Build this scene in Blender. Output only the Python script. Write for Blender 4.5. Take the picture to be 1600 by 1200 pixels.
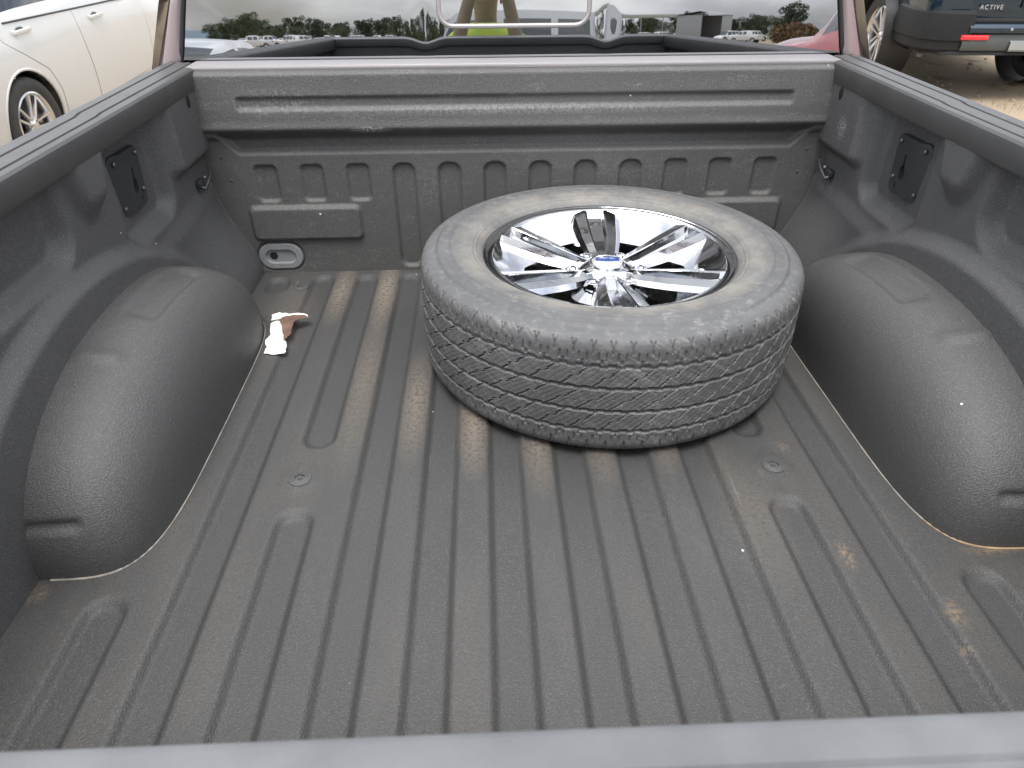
import bpy, bmesh, math, random
import numpy as np
from mathutils import Vector, Matrix
random.seed(7); rng = np.random.default_rng(7)
for o in list(bpy.data.objects): bpy.data.objects.remove(o)
sc = bpy.context.scene
COL = sc.collection
R = math.radians
PI = math.pi

# ------------------------------------------------------------------ camera, sky, sun, exposure
RAKE = R(1.5)            # the truck stands nose-down on its springs
FLOOR = 0.90             # cargo floor above the ground
BED = Matrix.Translation((0, 0, FLOOR)) @ Matrix.Rotation(-RAKE, 4, 'X')
cd = bpy.data.cameras.new('camera'); cam = bpy.data.objects.new('camera', cd); COL.objects.link(cam)
yaw, pitch, roll = 0.0358, 0.60089, -0.00494
fv = Vector((math.sin(yaw)*math.cos(pitch), math.cos(yaw)*math.cos(pitch), -math.sin(pitch)))
rv = Vector((math.cos(yaw), -math.sin(yaw), 0)); uv = rv.cross(fv)
r2 = math.cos(roll)*rv + math.sin(roll)*uv; u2 = -math.sin(roll)*rv + math.cos(roll)*uv
CM = Matrix(((r2.x, u2.x, -fv.x, -0.08639), (r2.y, u2.y, -fv.y, -0.18216), (r2.z, u2.z, -fv.z, 0.88803), (0, 0, 0, 1)))
cam.matrix_world = BED @ CM
cd.sensor_width = 36; cd.lens = 1095/1600*36
cd.clip_start = 0.01; cd.clip_end = 6000
cd.dof.use_dof = True; cd.dof.focus_distance = 1.55; cd.dof.aperture_fstop = 10
sc.camera = cam

SUN_EL, SUN_AZ = R(68), R(192)     # azimuth clockwise from +Y: behind the photographer, a little to the left
w = bpy.data.worlds.new('World'); sc.world = w; w.use_nodes = True
nt = w.node_tree; N = nt.nodes; L = nt.links
bg = N['Background']; bg.inputs[1].default_value = 0.10
sky = N.new('ShaderNodeTexSky'); sky.sky_type = 'NISHITA'; sky.sun_disc = False
sky.sun_elevation = SUN_EL; sky.sun_rotation = SUN_AZ; sky.dust_density = 2.5
tc = N.new('ShaderNodeTexCoord'); mp = N.new('ShaderNodeMapping'); mp.inputs['Scale'].default_value = (1, 1, 3.2)
L.new(tc.outputs['Generated'], mp.inputs[0])
cn = N.new('ShaderNodeTexNoise'); cn.inputs['Scale'].default_value = 2.1; cn.inputs['Detail'].default_value = 7; cn.inputs['Roughness'].default_value = .58
cn2 = N.new('ShaderNodeTexNoise'); cn2.inputs['Scale'].default_value = 4.0; cn2.inputs['Detail'].default_value = 6
L.new(mp.outputs[0], cn.inputs[0]); L.new(mp.outputs[0], cn2.inputs[0])
cr = N.new('ShaderNodeValToRGB'); cr.color_ramp.elements[0].position = .34; cr.color_ramp.elements[1].position = .56
cr.color_ramp.elements[0].color = (.25, .25, .25, 1); cr.color_ramp.elements[1].color = (1, 1, 1, 1)
L.new(cn.outputs[0], cr.inputs[0])
cc = N.new('ShaderNodeValToRGB'); cc.color_ramp.elements[0].position = .32; cc.color_ramp.elements[1].position = .68
cc.color_ramp.elements[0].color = (6.8, 7.3, 8.4, 1); cc.color_ramp.elements[1].color = (15.2, 15.0, 14.6, 1)
L.new(cn2.outputs[0], cc.inputs[0])
sxyz = N.new('ShaderNodeSeparateXYZ'); L.new(tc.outputs['Generated'], sxyz.inputs[0])
ov = N.new('ShaderNodeMath'); ov.operation = 'MULTIPLY_ADD'; ov.use_clamp = False; ov.inputs[1].default_value = .70; ov.inputs[2].default_value = .62; L.new(sxyz.outputs[2], ov.inputs[0])
ccm = N.new('ShaderNodeVectorMath'); ccm.operation = 'SCALE'; L.new(cc.outputs[0], ccm.inputs[0]); L.new(ov.outputs[0], ccm.inputs['Scale'])   # overcast: zenith about twice the horizon
mx = N.new('ShaderNodeMix'); mx.data_type = 'RGBA'
L.new(cr.outputs[0], mx.inputs[0]); L.new(sky.outputs[0], mx.inputs[6]); L.new(ccm.outputs[0], mx.inputs[7]); L.new(mx.outputs[2], bg.inputs[0])

sl = bpy.data.lights.new('sun', 'SUN'); sl.energy = 1.5; sl.angle = R(22); sl.color = (1, .975, .94)
so = bpy.data.objects.new('sun', sl); COL.objects.link(so)
sd = Vector((math.sin(SUN_AZ)*math.cos(SUN_EL), math.cos(SUN_AZ)*math.cos(SUN_EL), math.sin(SUN_EL)))
so.rotation_euler = sd.to_track_quat('Z', 'Y').to_euler(); so.location = (0, -8, 14)
vs = sc.view_settings; vs.view_transform = 'Standard'; vs.look = 'None'; vs.gamma = 1; vs.use_curve_mapping = False
vs.exposure = 1.06

# ------------------------------------------------------------------ materials
MATS = {}
def nmat(name):
    m = bpy.data.materials.new(name); m.use_nodes = True; MATS[name] = m
    b = m.node_tree.nodes['Principled BSDF']
    return m, m.node_tree.nodes, m.node_tree.links, b
def simple(name, col, rough=.5, metal=0, coat=0, var=.0, scale=8, bump=0, bscale=60, spec=.5, trans=0, emit=None):
    m, n, l, b = nmat(name)
    b.inputs['Roughness'].default_value = rough; b.inputs['Metallic'].default_value = metal
    b.inputs['Coat Weight'].default_value = coat; b.inputs['Coat Roughness'].default_value = .04
    b.inputs['Specular IOR Level'].default_value = spec
    b.inputs['Transmission Weight'].default_value = trans
    t = n.new('ShaderNodeTexCoord')
    nz = n.new('ShaderNodeTexNoise'); nz.inputs['Scale'].default_value = scale; nz.inputs['Detail'].default_value = 5
    l.new(t.outputs['Object'], nz.inputs[0])
    rp = n.new('ShaderNodeValToRGB'); rp.color_ramp.elements[0].position = .3; rp.color_ramp.elements[1].position = .7
    rp.color_ramp.elements[0].color = (*[c*(1-var) for c in col], 1); rp.color_ramp.elements[1].color = (*[min(1, c*(1+var)) for c in col], 1)
    l.new(nz.outputs[0], rp.inputs[0]); l.new(rp.outputs[0], b.inputs['Base Color'])
    if bump:
        bn = n.new('ShaderNodeTexNoise'); bn.inputs['Scale'].default_value = bscale; bn.inputs['Detail'].default_value = 3
        l.new(t.outputs['Object'], bn.inputs[0])
        bp = n.new('ShaderNodeBump'); bp.inputs['Strength'].default_value = bump; bp.inputs['Distance'].default_value = .003
        l.new(bn.outputs[0], bp.inputs['Height']); l.new(bp.outputs[0], b.inputs['Normal'])
    if emit:
        b.inputs['Emission Color'].default_value = (*emit, 1); b.inputs['Emission Strength'].default_value = 1
    return m
def math_node(n, l, op, a, b_=None, c=None, clamp=False):
    q = n.new('ShaderNodeMath'); q.operation = op; q.use_clamp = clamp
    for i, v in enumerate((a, b_, c)):
        if v is None: continue
        if isinstance(v, (int, float)): q.inputs[i].default_value = v
        else: l.new(v, q.inputs[i])
    return q.outputs[0]
def ramp(n, l, src, p0, p1, c0=(0, 0, 0), c1=(1, 1, 1)):
    r = n.new('ShaderNodeValToRGB'); e = r.color_ramp.elements
    e[0].position = p0; e[1].position = p1; e[0].color = (*c0, 1); e[1].color = (*c1, 1)
    l.new(src, r.inputs[0]); return r.outputs[0]
def noise(n, l, vec, scale, detail=4, rough=.5):
    q = n.new('ShaderNodeTexNoise'); q.inputs['Scale'].default_value = scale; q.inputs['Detail'].default_value = detail
    q.inputs['Roughness'].default_value = rough; l.new(vec, q.inputs[0]); return q.outputs[0]
def mixc(n, l, fac, a, b_):
    q = n.new('ShaderNodeMix'); q.data_type = 'RGBA'
    if isinstance(fac, (int, float)): q.inputs[0].default_value = fac
    else: l.new(fac, q.inputs[0])
    for i, v in ((6, a), (7, b_)):
        if isinstance(v, tuple): q.inputs[i].default_value = (*v, 1)
        else: l.new(v, q.inputs[i])
    return q.outputs[2]

def bedliner(name, dust=0., scuff=0., specks=True, base=(.060, .059, .058), rough=.56, bump=.6, marks=()):
    """sprayed polyurethane liner: fine orange-peel grain, dust stains, scuffs and white specks"""
    m, n, l, b = nmat(name)
    t = n.new('ShaderNodeTexCoord'); O = t.outputs['Object']
    c = mixc(n, l, noise(n, l, O, 5, 4), tuple(v*.86 for v in base), tuple(v*1.14 for v in base))
    grain = noise(n, l, O, 420, 2)
    c = mixc(n, l, ramp(n, l, grain, .52, .75), c, tuple(v*2.0 for v in base))
    if dust:
        sp = n.new('ShaderNodeSeparateXYZ'); l.new(O, sp.inputs[0])
        rib = ramp(n, l, math_node(n, l, 'MULTIPLY_ADD', sp.outputs[2], 80, 1.0), .45, 1.0)      # dust lies on the high ribs
        ny = n.new('ShaderNodeMapping'); ny.inputs['Scale'].default_value = (7, 1.6, 1); l.new(O, ny.inputs[0])
        blot = ramp(n, l, noise(n, l, ny.outputs[0], 1.0, 6, .65), .45, .75)
        fine = ramp(n, l, noise(n, l, O, 150, 3, .6), .30, .70)
        f = math_node(n, l, 'MULTIPLY', math_node(n, l, 'MULTIPLY', blot, fine), math_node(n, l, 'MULTIPLY', rib, .22*dust))
        c = mixc(n, l, f, c, (.30, .25, .19))
        film = math_node(n, l, 'MULTIPLY', rib, .018)
        c = mixc(n, l, film, c, (.26, .225, .185))
        scr = n.new('ShaderNodeMapping'); scr.inputs['Scale'].default_value = (160, 5, 1); scr.inputs['Rotation'].default_value = (0, 0, R(24)); l.new(O, scr.inputs[0])
        sm = math_node(n, l, 'MULTIPLY', ramp(n, l, noise(n, l, scr.outputs[0], 1.0, 2), .70, .78), ramp(n, l, noise(n, l, O, 3.1, 2), .52, .66))
        c = mixc(n, l, math_node(n, l, 'MULTIPLY', sm, .30), c, (.30, .29, .28))
    for (mc, ms_, col_, amt, nsc, th) in marks:      # stains and chips, each with its own place and ragged outline
        vm = n.new('ShaderNodeVectorMath'); vm.operation = 'SUBTRACT'; l.new(O, vm.inputs[0]); vm.inputs[1].default_value = mc
        vs2 = n.new('ShaderNodeVectorMath'); vs2.operation = 'MULTIPLY'; l.new(vm.outputs[0], vs2.inputs[0]); vs2.inputs[1].default_value = ms_
        vl = n.new('ShaderNodeVectorMath'); vl.operation = 'LENGTH'; l.new(vs2.outputs[0], vl.inputs[0])
        mk = ramp(n, l, vl.outputs['Value'], .15, 1.0, (1, 1, 1), (0, 0, 0))
        tx = ramp(n, l, noise(n, l, O, nsc, 5, .65), th, th+.16)
        c = mixc(n, l, math_node(n, l, 'MULTIPLY', math_node(n, l, 'MULTIPLY', mk, tx), amt), c, col_)
    if scuff:
        mp_ = n.new('ShaderNodeMapping'); mp_.inputs['Scale'].default_value = (9, 9, 26); l.new(O, mp_.inputs[0])
        s = ramp(n, l, noise(n, l, mp_.outputs[0], 1.6, 8, .75), .54, .74)
        s = math_node(n, l, 'MULTIPLY', s, ramp(n, l, noise(n, l, O, 160, 2), .45, .62))
        c = mixc(n, l, math_node(n, l, 'MULTIPLY', s, scuff), c, (.42, .40, .37))
    if specks:
        vo = n.new('ShaderNodeTexVoronoi'); vo.inputs['Scale'].default_value = 24; l.new(O, vo.inputs[0])
        sep = n.new('ShaderNodeSeparateColor'); l.new(vo.outputs['Color'], sep.inputs[0])
        rad = math_node(n, l, 'MULTIPLY', math_node(n, l, 'POWER', sep.outputs[1], 2.0), .085)
        hit = math_node(n, l, 'LESS_THAN', vo.outputs['Distance'], rad)
        few = math_node(n, l, 'GREATER_THAN', sep.outputs[0], .80)
        c = mixc(n, l, math_node(n, l, 'MULTIPLY', hit, few), c, (.72, .70, .66))
    l.new(c, b.inputs['Base Color'])
    b.inputs['Roughness'].default_value = rough; b.inputs['Specular IOR Level'].default_value = .5
    pe = noise(n, l, O, 400, 2, .45)
    pe2 = n.new('ShaderNodeTexVoronoi'); pe2.inputs['Scale'].default_value = 380; l.new(O, pe2.inputs[0])
    h = math_node(n, l, 'ADD', pe, math_node(n, l, 'MULTIPLY', pe2.outputs['Distance'], .55))
    bp = n.new('ShaderNodeBump'); bp.inputs['Strength'].default_value = bump; bp.inputs['Distance'].default_value = .0020
    l.new(h, bp.inputs['Height']); l.new(bp.outputs[0], b.inputs['Normal'])
    return m
TAN, RUSTY, PALE = (.46, .37, .27), (.50, .33, .18), (.70, .69, .67)
FM = [((x, y, 0), (sx_, sy_, 0), TAN, a*.38, 110, .36) for x, y, sx_, sy_, a in ((-.3735, 1.60, 26, 4.0, .95), (-.498, 1.60, 26, 4.5, .75), (-.249, 1.62, 26, 4.5, .45), (-.3735, 1.15, 26, 2.6, .35), (-.249, 1.06, 26, 4.2, .60), (-.1245, .98, 26, 5.0, .85),
      (0, .90, 26, 6, .55), (.1245, .90, 26, 6, .45), (.249, .93, 26, 6.5, .5), (-.62, 1.45, 12, 4, .25), (.37, .70, 14, 5, .22))]
FM += [((x, y, 0), (sx_*1.15, sy_*1.15, 0), RUSTY, a*.30, 130, .42) for x, y, sx_, sy_, a in ((.491, .589, 55, 22, .9), (.606, .470, 45, 25, .9), (.591, .411, 70, 40, .7), (-.804, .566, 40, 30, .9), (.487, .866, 60, 45, .7), (.735, .590, 14, 60, .8))]
FM += [((.18, .76, 0), (9, 7, 0), (.22, .235, .26), .07, 90, .40), ((.26, .66, 0), (12, 6, 0), (.22, .235, .26), .05, 90, .42)]
LINER_FLOOR = bedliner('liner_floor', dust=.8, base=(.0465, .0462, .0458), bump=.55, marks=FM)
LINER_HEAD = bedliner('liner_headboard', scuff=.30, base=(.075, .074, .072), bump=.5, marks=[((-.381, 1.69, .409), (16, 0, 90), PALE, 1., 210, .44), ((-.60, 1.69, .48), (6, 0, 22), (.30, .29, .28), .45, 110, .48), ((.0, 1.69, .455), (1.5, 0, 60), (.28, .27, .26), .40, 150, .40), ((-.25, 1.7, .25), (9, 0, 14), (.33, .32, .31), .22, 120, .50), ((.30, 1.7, .28), (6, 0, 12), (.30, .29, .28), .22, 140, .48)])
LINER_SIDE = bedliner('liner_side', scuff=.10, base=(.074, .0742, .075), bump=.45, marks=[((.80, 1.592, .420), (1, 34, 30), PALE, 1., 190, .50)])
LINER_WHEEL = bedliner('liner_wheelhouse', base=(.064, .064, .0635), rough=.55, bump=.5)
CAP = simple('rail_plastic', (.066, .066, .065), .5, var=.12, scale=14, bump=.25, bscale=500)
TGCAP = simple('tailgate_cap_plastic', (.130, .134, .138), .45, var=.14, scale=20, bump=.1, bscale=300)
STEEL = simple('dark_steel', (.045, .047, .052), .45, metal=.2, var=.1)
BOLT = simple('zinc_bolt', (.14, .14, .145), .4, metal=.6, var=.1)
BLACK = simple('black_plastic', (.018, .018, .019), .5, var=.1)
HOLE = simple('hole_black', (.006, .006, .006), .9)
GREYP = simple('grey_plug_plastic', (.20, .205, .21), .5, var=.12, scale=40)
SEAL = simple('seam_sealer', (.33, .30, .26), .7, var=.35, scale=30)
RUSTSEAL = simple('tan_sealer', (.36, .25, .15), .75, var=.35, scale=25)
TRIM = simple('sill_trim', (.33, .31, .31), .33, metal=.3, var=.05)
PLUM = simple('mauve_silver_paint', (.36, .30, .31), .25, metal=.6, coat=1, var=.03)
RUBBER = None
WHITEP = simple('pearl_white_paint', (.54, .542, .53), .25, coat=1, var=.01)
WHITE2 = simple('white_paint', (.78, .78, .77), .25, coat=1, var=.01)
TEAL = simple('dark_teal_paint', (.007, .028, .052), .14, metal=.5, coat=1, var=.05)
REDP = simple('red_paint', (.50, .055, .05), .25, coat=1, var=.02)
SILVER = simple('silver_paint', (.45, .46, .46), .3, metal=.6, coat=1, var=.02)
DGREY = simple('dark_grey_paint', (.06, .065, .07), .25, metal=.3, coat=1, var=.02)
CLAD = simple('cladding_plastic', (.012, .013, .014), .6, var=.1, spec=.3)
BUMP_GREY = simple('bumper_olive_grey', (.055, .060, .055), .4, var=.06)
SKID = simple('skid_silver', (.30, .31, .31), .4, metal=.4, var=.05)
REFL = simple('red_reflector', (.75, .02, .03), .15, coat=1, var=.05)
LAMP = simple('clear_lamp', (.6, .6, .6), .1, coat=1)
TAILR = simple('tail_red', (.35, .01, .012), .1, coat=1)
def chrome_mat():
    m, n, l, b = nmat('chrome')
    t = n.new('ShaderNodeTexCoord'); O = t.outputs['Object']
    film = math_node(n, l, 'MULTIPLY', ramp(n, l, noise(n, l, O, 22, 6, .65), .45, .75), ramp(n, l, noise(n, l, O, 160, 4, .6), .35, .65))
    b.inputs['Metallic'].default_value = 1
    l.new(mixc(n, l, math_node(n, l, 'MULTIPLY', film, .55), (.60, .61, .63), (.36, .33, .29)), b.inputs['Base Color'])
    l.new(math_node(n, l, 'MULTIPLY_ADD', film, .28, .07), b.inputs['Roughness'])
    bp = n.new('ShaderNodeBump'); bp.inputs['Strength'].default_value = .06; bp.inputs['Distance'].default_value = .003
    l.new(noise(n, l, O, 40, 3), bp.inputs['Height']); l.new(bp.outputs[0], b.inputs['Normal'])
    return m
CHROME = chrome_mat()
ALLOY = simple('machined_alloy', (.62, .62, .62), .22, metal=.95, var=.03)
TYRE2 = simple('car_tyre', (.035, .035, .035), .75, var=.2, scale=20, bump=.2, bscale=120)
SEATM = simple('seat_cloth', (.02, .02, .022), .9)
LETTER = simple('badge_chrome', (.55, .55, .55), .25, metal=.7)
BLUE = simple('emblem_blue', (.015, .05, .22), .25, coat=1)
MIDGL = simple('emblem_silver', (.78, .78, .80), .2, metal=.6)

def glassmat(name, refl_ior, tint, rough=0.0):
    m, n, l, b = nmat(name); n.remove(b)
    g = n.new('ShaderNodeBsdfGlossy'); g.inputs['Roughness'].default_value = rough; g.inputs['Color'].default_value = (.95, .97, 1, 1)
    tr = n.new('ShaderNodeBsdfTransparent'); tr.inputs[0].default_value = (*tint, 1)
    fr = n.new('ShaderNodeFresnel'); fr.inputs[0].default_value = refl_ior
    ms = n.new('ShaderNodeMixShader'); l.new(fr.outputs[0], ms.inputs[0]); l.new(tr.outputs[0], ms.inputs[1]); l.new(g.outputs[0], ms.inputs[2])
    l.new(ms.outputs[0], n['Material Output'].inputs[0]); return m
WINGLASS = glassmat('privacy_glass', 4.5, (.06, .065, .075))
CARGLASS = glassmat('car_glass', 2.0, (.10, .11, .11))

def rubber_mat():
    m, n, l, b = nmat('worn_rubber')
    t = n.new('ShaderNodeTexCoord'); O = t.outputs['Object']; sp = n.new('ShaderNodeSeparateXYZ'); l.new(O, sp.inputs[0])
    c = mixc(n, l, noise(n, l, O, 9, 6, .6), (.064, .065, .067), (.125, .126, .128))
    # dried mud film in rings on the sidewall
    rr = n.new('ShaderNodeVectorMath'); rr.operation = 'LENGTH'
    fl = n.new('ShaderNodeCombineXYZ'); l.new(sp.outputs[0], fl.inputs[0]); l.new(sp.outputs[1], fl.inputs[1]); l.new(fl.outputs[0], rr.inputs[0])
    rad = rr.outputs['Value']
    ring = math_node(n, l, 'MULTIPLY', ramp(n, l, rad, .274, .292), ramp(n, l, rad, .318, .352, (1, 1, 1), (0, 0, 0)))
    ring = math_node(n, l, 'MULTIPLY', ring, ramp(n, l, noise(n, l, O, 16, 5, .6), .25, .65))
    c = mixc(n, l, math_node(n, l, 'MULTIPLY', ring, .50), c, (.30, .275, .235))
    # pale scrapes: streaks that run round the tread, strongest in patches
    at = n.new('ShaderNodeMath'); at.operation = 'ARCTAN2'; l.new(sp.outputs[1], at.inputs[0]); l.new(sp.outputs[0], at.inputs[1])
    cv = n.new('ShaderNodeCombineXYZ')
    l.new(math_node(n, l, 'MULTIPLY', at.outputs[0], 5), cv.inputs[0]); l.new(math_node(n, l, 'MULTIPLY_ADD', at.outputs[0], 60, math_node(n, l, 'MULTIPLY', sp.outputs[2], 220)), cv.inputs[1]); l.new(math_node(n, l, 'MULTIPLY', sp.outputs[2], 30), cv.inputs[2])
    sk = ramp(n, l, noise(n, l, cv.outputs[0], .55, 6, .7), .50, .74)
    patch = ramp(n, l, noise(n, l, O, 5.5, 3), .40, .60)
    zab = math_node(n, l, 'ABSOLUTE', math_node(n, l, 'SUBTRACT', sp.outputs[2], .1375))
    gro = math_node(n, l, 'MULTIPLY', ramp(n, l, rad, .4086, .4102, (1, 1, 1), (0, 0, 0)), math_node(n, l, 'LESS_THAN', zab, .09))
    c = mixc(n, l, math_node(n, l, 'MULTIPLY', gro, .8), c, (.33, .33, .31))      # dried mud packed in the grooves
    onface = ramp(n, l, rad, .402, .410)
    c = mixc(n, l, math_node(n, l, 'MULTIPLY', math_node(n, l, 'MULTIPLY', sk, patch), math_node(n, l, 'MULTIPLY', onface, .60)), c, (.34, .335, .32))
    scf = math_node(n, l, 'MULTIPLY', ramp(n, l, noise(n, l, O, 34, 7, .75), .55, .70), ramp(n, l, noise(n, l, O, 7, 3), .42, .60))
    c = mixc(n, l, math_node(n, l, 'MULTIPLY', scf, .45), c, (.33, .33, .32))
    dusty = ramp(n, l, noise(n, l, O, 60, 5, .7), .52, .72)
    c = mixc(n, l, math_node(n, l, 'MULTIPLY', dusty, .35), c, (.27, .265, .25))
    l.new(c, b.inputs['Base Color']); b.inputs['Roughness'].default_value = .62
    bp = n.new('ShaderNodeBump'); bp.inputs['Strength'].default_value = .35; bp.inputs['Distance'].default_value = .001
    l.new(noise(n, l, O, 300, 4), bp.inputs['Height']); l.new(bp.outputs[0], b.inputs['Normal'])
    return m
RUBBER = rubber_mat()
BARREL = simple('dusty_barrel', (.30, .24, .165), .7, var=.45, scale=18)

def dirt_mat():
    m, n, l, b = nmat('dirt_ground')
    t = n.new('ShaderNodeTexCoord'); O = t.outputs['Object']
    c = mixc(n, l, noise(n, l, O, .35, 6, .6), (.25, .195, .135), (.42, .345, .25))
    c = mixc(n, l, ramp(n, l, noise(n, l, O, 2.2, 5, .6), .56, .72), c, (.13, .095, .055))
    c = mixc(n, l, ramp(n, l, noise(n, l, O, 22, 4, .6), .60, .74), c, (.16, .125, .085))
    far = n.new('ShaderNodeVectorMath'); far.operation = 'LENGTH'; l.new(O, far.inputs[0])
    grass = math_node(n, l, 'MULTIPLY', ramp(n, l, math_node(n, l, 'MULTIPLY', far.outputs['Value'], .002), .3, .6), .8)
    c = mixc(n, l, grass, c, (.09, .11, .05))
    l.new(c, b.inputs['Base Color']); b.inputs['Roughness'].default_value = .95; b.inputs['Specular IOR Level'].default_value = .15
    bp = n.new('ShaderNodeBump'); bp.inputs['Strength'].default_value = .8; bp.inputs['Distance'].default_value = .03
    l.new(math_node(n, l, 'ADD', noise(n, l, O, 5, 8, .65), math_node(n, l, 'MULTIPLY', noise(n, l, O, 40, 5, .6), .4)), bp.inputs['Height']); l.new(bp.outputs[0], b.inputs['Normal'])
    return m
DIRT = dirt_mat()
PEBBLE = simple('pebble', (.30, .25, .19), .9, var=.4, scale=3)
DRYGRASS = simple('dry_grass', (.22, .17, .08), .9, var=.4, scale=5)
LEAF = [simple('leaf_green', (.055, .085, .028), .7, var=.45, scale=.6), simple('leaf_olive', (.075, .095, .038), .7, var=.45, scale=.6), simple('leaf_dark', (.032, .055, .026), .7, var=.4, scale=.6)]
BROWNLEAF = simple('leaf_brown', (.16, .10, .045), .8, var=.4, scale=.8)
BARK = simple('bark', (.13, .10, .075), .9, var=.3, scale=4)
HILLM = simple('hazed_hill', (.14, .19, .23), .95, var=.15, scale=.004)  # blue-grey of distant haze painted into the hill colour
SHEDM = simple('shed_sheet', (.38, .39, .40), .5, var=.06, metal=.2)
ROOFM = simple('canopy_roof', (.46, .50, .44), .5, var=.06)

# ------------------------------------------------------------------ mesh helpers
def link(o, parent=None):
    COL.objects.link(o)
    if parent is not None: o.parent = parent
    return o
def mesh_from(name, verts, faces, mat, parent=None, smooth=True, angle=40, slots=None, fmat=None):
    me = bpy.data.meshes.new(name)
    v = np.asarray(verts, dtype=np.float64)
    if isinstance(faces, np.ndarray):
        nf, k = faces.shape
        me.vertices.add(len(v)); me.vertices.foreach_set('co', v.ravel())
        me.loops.add(nf*k); me.loops.foreach_set('vertex_index', faces.astype(np.int32).ravel())
        me.polygons.add(nf); me.polygons.foreach_set('loop_start', np.arange(0, nf*k, k, dtype=np.int32))
        me.update(calc_edges=True); me.validate()
    else:
        me.from_pydata([tuple(q) for q in v], [], [tuple(f) for f in faces])
    for m in (slots or [mat]): me.materials.append(m)
    if fmat is not None: me.polygons.foreach_set('material_index', np.asarray(fmat, dtype=np.int32))
    if smooth:
        me.polygons.foreach_set('use_smooth', [True]*len(me.polygons))
        if angle < 180: me.set_sharp_from_angle(angle=R(angle))
    me.update()
    return link(bpy.data.objects.new(name, me), parent)
def gridfaces(nu, nv, closeu=False):
    i, j = np.meshgrid(np.arange(nu if closeu else nu-1), np.arange(nv-1), indexing='ij')
    a = i*nv+j; b = ((i+1) % nu)*nv+j
    return np.stack([a, b, b+1, a+1], -1).reshape(-1, 4)
def grid(name, U, V, fn, mat, parent=None, flip=False, angle=180, closeu=False):
    u, v = np.meshgrid(np.asarray(U), np.asarray(V), indexing='ij')
    x, y, z = fn(u, v)
    f = gridfaces(len(U), len(V), closeu)
    if flip: f = f[:, ::-1]
    return mesh_from(name, np.stack([x+0*u, y+0*u, z+0*u], -1).reshape(-1, 3), f, mat, parent, True, angle)
def bm_obj(name, bm, mat, parent=None, angle=35, smooth=True):
    me = bpy.data.meshes.new(name); bm.normal_update(); bm.to_mesh(me); bm.free()
    me.materials.append(mat)
    if smooth:
        me.polygons.foreach_set('use_smooth', [True]*len(me.polygons)); me.set_sharp_from_angle(angle=R(angle))
    return link(bpy.data.objects.new(name, me), parent)
def add_box(bm, c, s, bev=0, rot=None, seg=2):
    g = bmesh.ops.create_cube(bm, size=1); vs_ = g['verts']
    bmesh.ops.scale(bm, vec=s, verts=vs_)
    if bev:
        e = list({e for v in vs_ for e in v.link_edges})
        r = bmesh.ops.bevel(bm, geom=e, offset=bev, segments=seg, affect='EDGES', profile=.5)
        vs_ = list({v for f in r['faces'] for v in f.verts} | {v for v in vs_ if v.is_valid})
    if rot is not None: bmesh.ops.transform(bm, matrix=rot.to_4x4(), verts=vs_)
    bmesh.ops.translate(bm, vec=c, verts=vs_)
    return vs_
def box(name, c, s, mat, parent=None, bev=.004, rot=None, seg=2):
    bm = bmesh.new(); add_box(bm, c, s, bev, rot, seg); return bm_obj(name, bm, mat, parent)
def tube(name, pts, rad, mat, parent=None, n=8, cap=True):
    pts = [Vector(p) for p in pts]; verts = []; faces = []
    rads = rad if hasattr(rad, '__len__') else [rad]*len(pts)
    up = Vector((0, 0, 1)); prev = None
    for i, p in enumerate(pts):
        t = (pts[min(i+1, len(pts)-1)]-pts[max(i-1, 0)]).normalized()
        a = prev if prev is not None else (up if abs(t.z) < .9 else Vector((1, 0, 0)))
        s = t.cross(a).normalized(); b = s.cross(t).normalized(); prev = b
        for k in range(n):
            q = 2*PI*k/n; verts.append(p+rads[i]*(math.cos(q)*s+math.sin(q)*b))
    for i in range(len(pts)-1):
        for k in range(n): faces.append((i*n+k, i*n+(k+1) % n, (i+1)*n+(k+1) % n, (i+1)*n+k))
    if cap: faces += [tuple(range(n-1, -1, -1)), tuple((len(pts)-1)*n+k for k in range(n))]
    return mesh_from(name, verts, faces, mat, parent, True, 50)
def lathe(name, prof, mat, parent=None, n=64, axis='z', closed=False, angle=40, M=None):
    prof = np.asarray(prof, float); k = len(prof)
    a = np.arange(n)*2*PI/n
    V = np.stack([np.outer(np.cos(a), prof[:, 0]), np.outer(np.sin(a), prof[:, 0]), np.outer(np.ones(n), prof[:, 1])], -1)
    if axis == 'x': V = V[..., [2, 0, 1]]
    V = V.reshape(-1, 3)
    if M is not None: V = np.array([tuple(M @ Vector(q)) for q in V])
    f = gridfaces(n, k, True)
    if closed:
        i = np.arange(n); a0 = i*k+k-1; b0 = ((i+1) % n)*k+k-1
        f = np.concatenate([f, np.stack([a0, b0, ((i+1) % n)*k, i*k], -1)])
    return mesh_from(name, V, f, mat, parent, True, angle)
def empty(name, loc=(0, 0, 0), rz=0, matrix=None):
    o = bpy.data.objects.new(name, None); COL.objects.link(o); o.empty_display_size = .2
    if matrix is not None: o.matrix_world = matrix
    else: o.location = loc; o.rotation_euler = (0, 0, rz)
    return o
def tag(o, label=None, cat=None, group=None, kind=None):
    if label: o['label'] = label
    if cat: o['category'] = cat
    if group: o['group'] = group
    if kind: o['kind'] = kind
    return o
def copy_tree(o, parent=None):
    c = o.copy(); COL.objects.link(c); c.parent = parent
    for ch in list(o.children): copy_tree(ch, c)
    return c
def sstep(a, b, x):
    t = np.clip((x-a)/(b-a), 0, 1); return t*t*(3-2*t)
def sdbox(x, y, cx, cy, hx, hy, r):
    qx = np.abs(x-cx)-(hx-r); qy = np.abs(y-cy)-(hy-r)
    return np.hypot(np.maximum(qx, 0), np.maximum(qy, 0))+np.minimum(np.maximum(qx, qy), 0)-r
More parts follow.
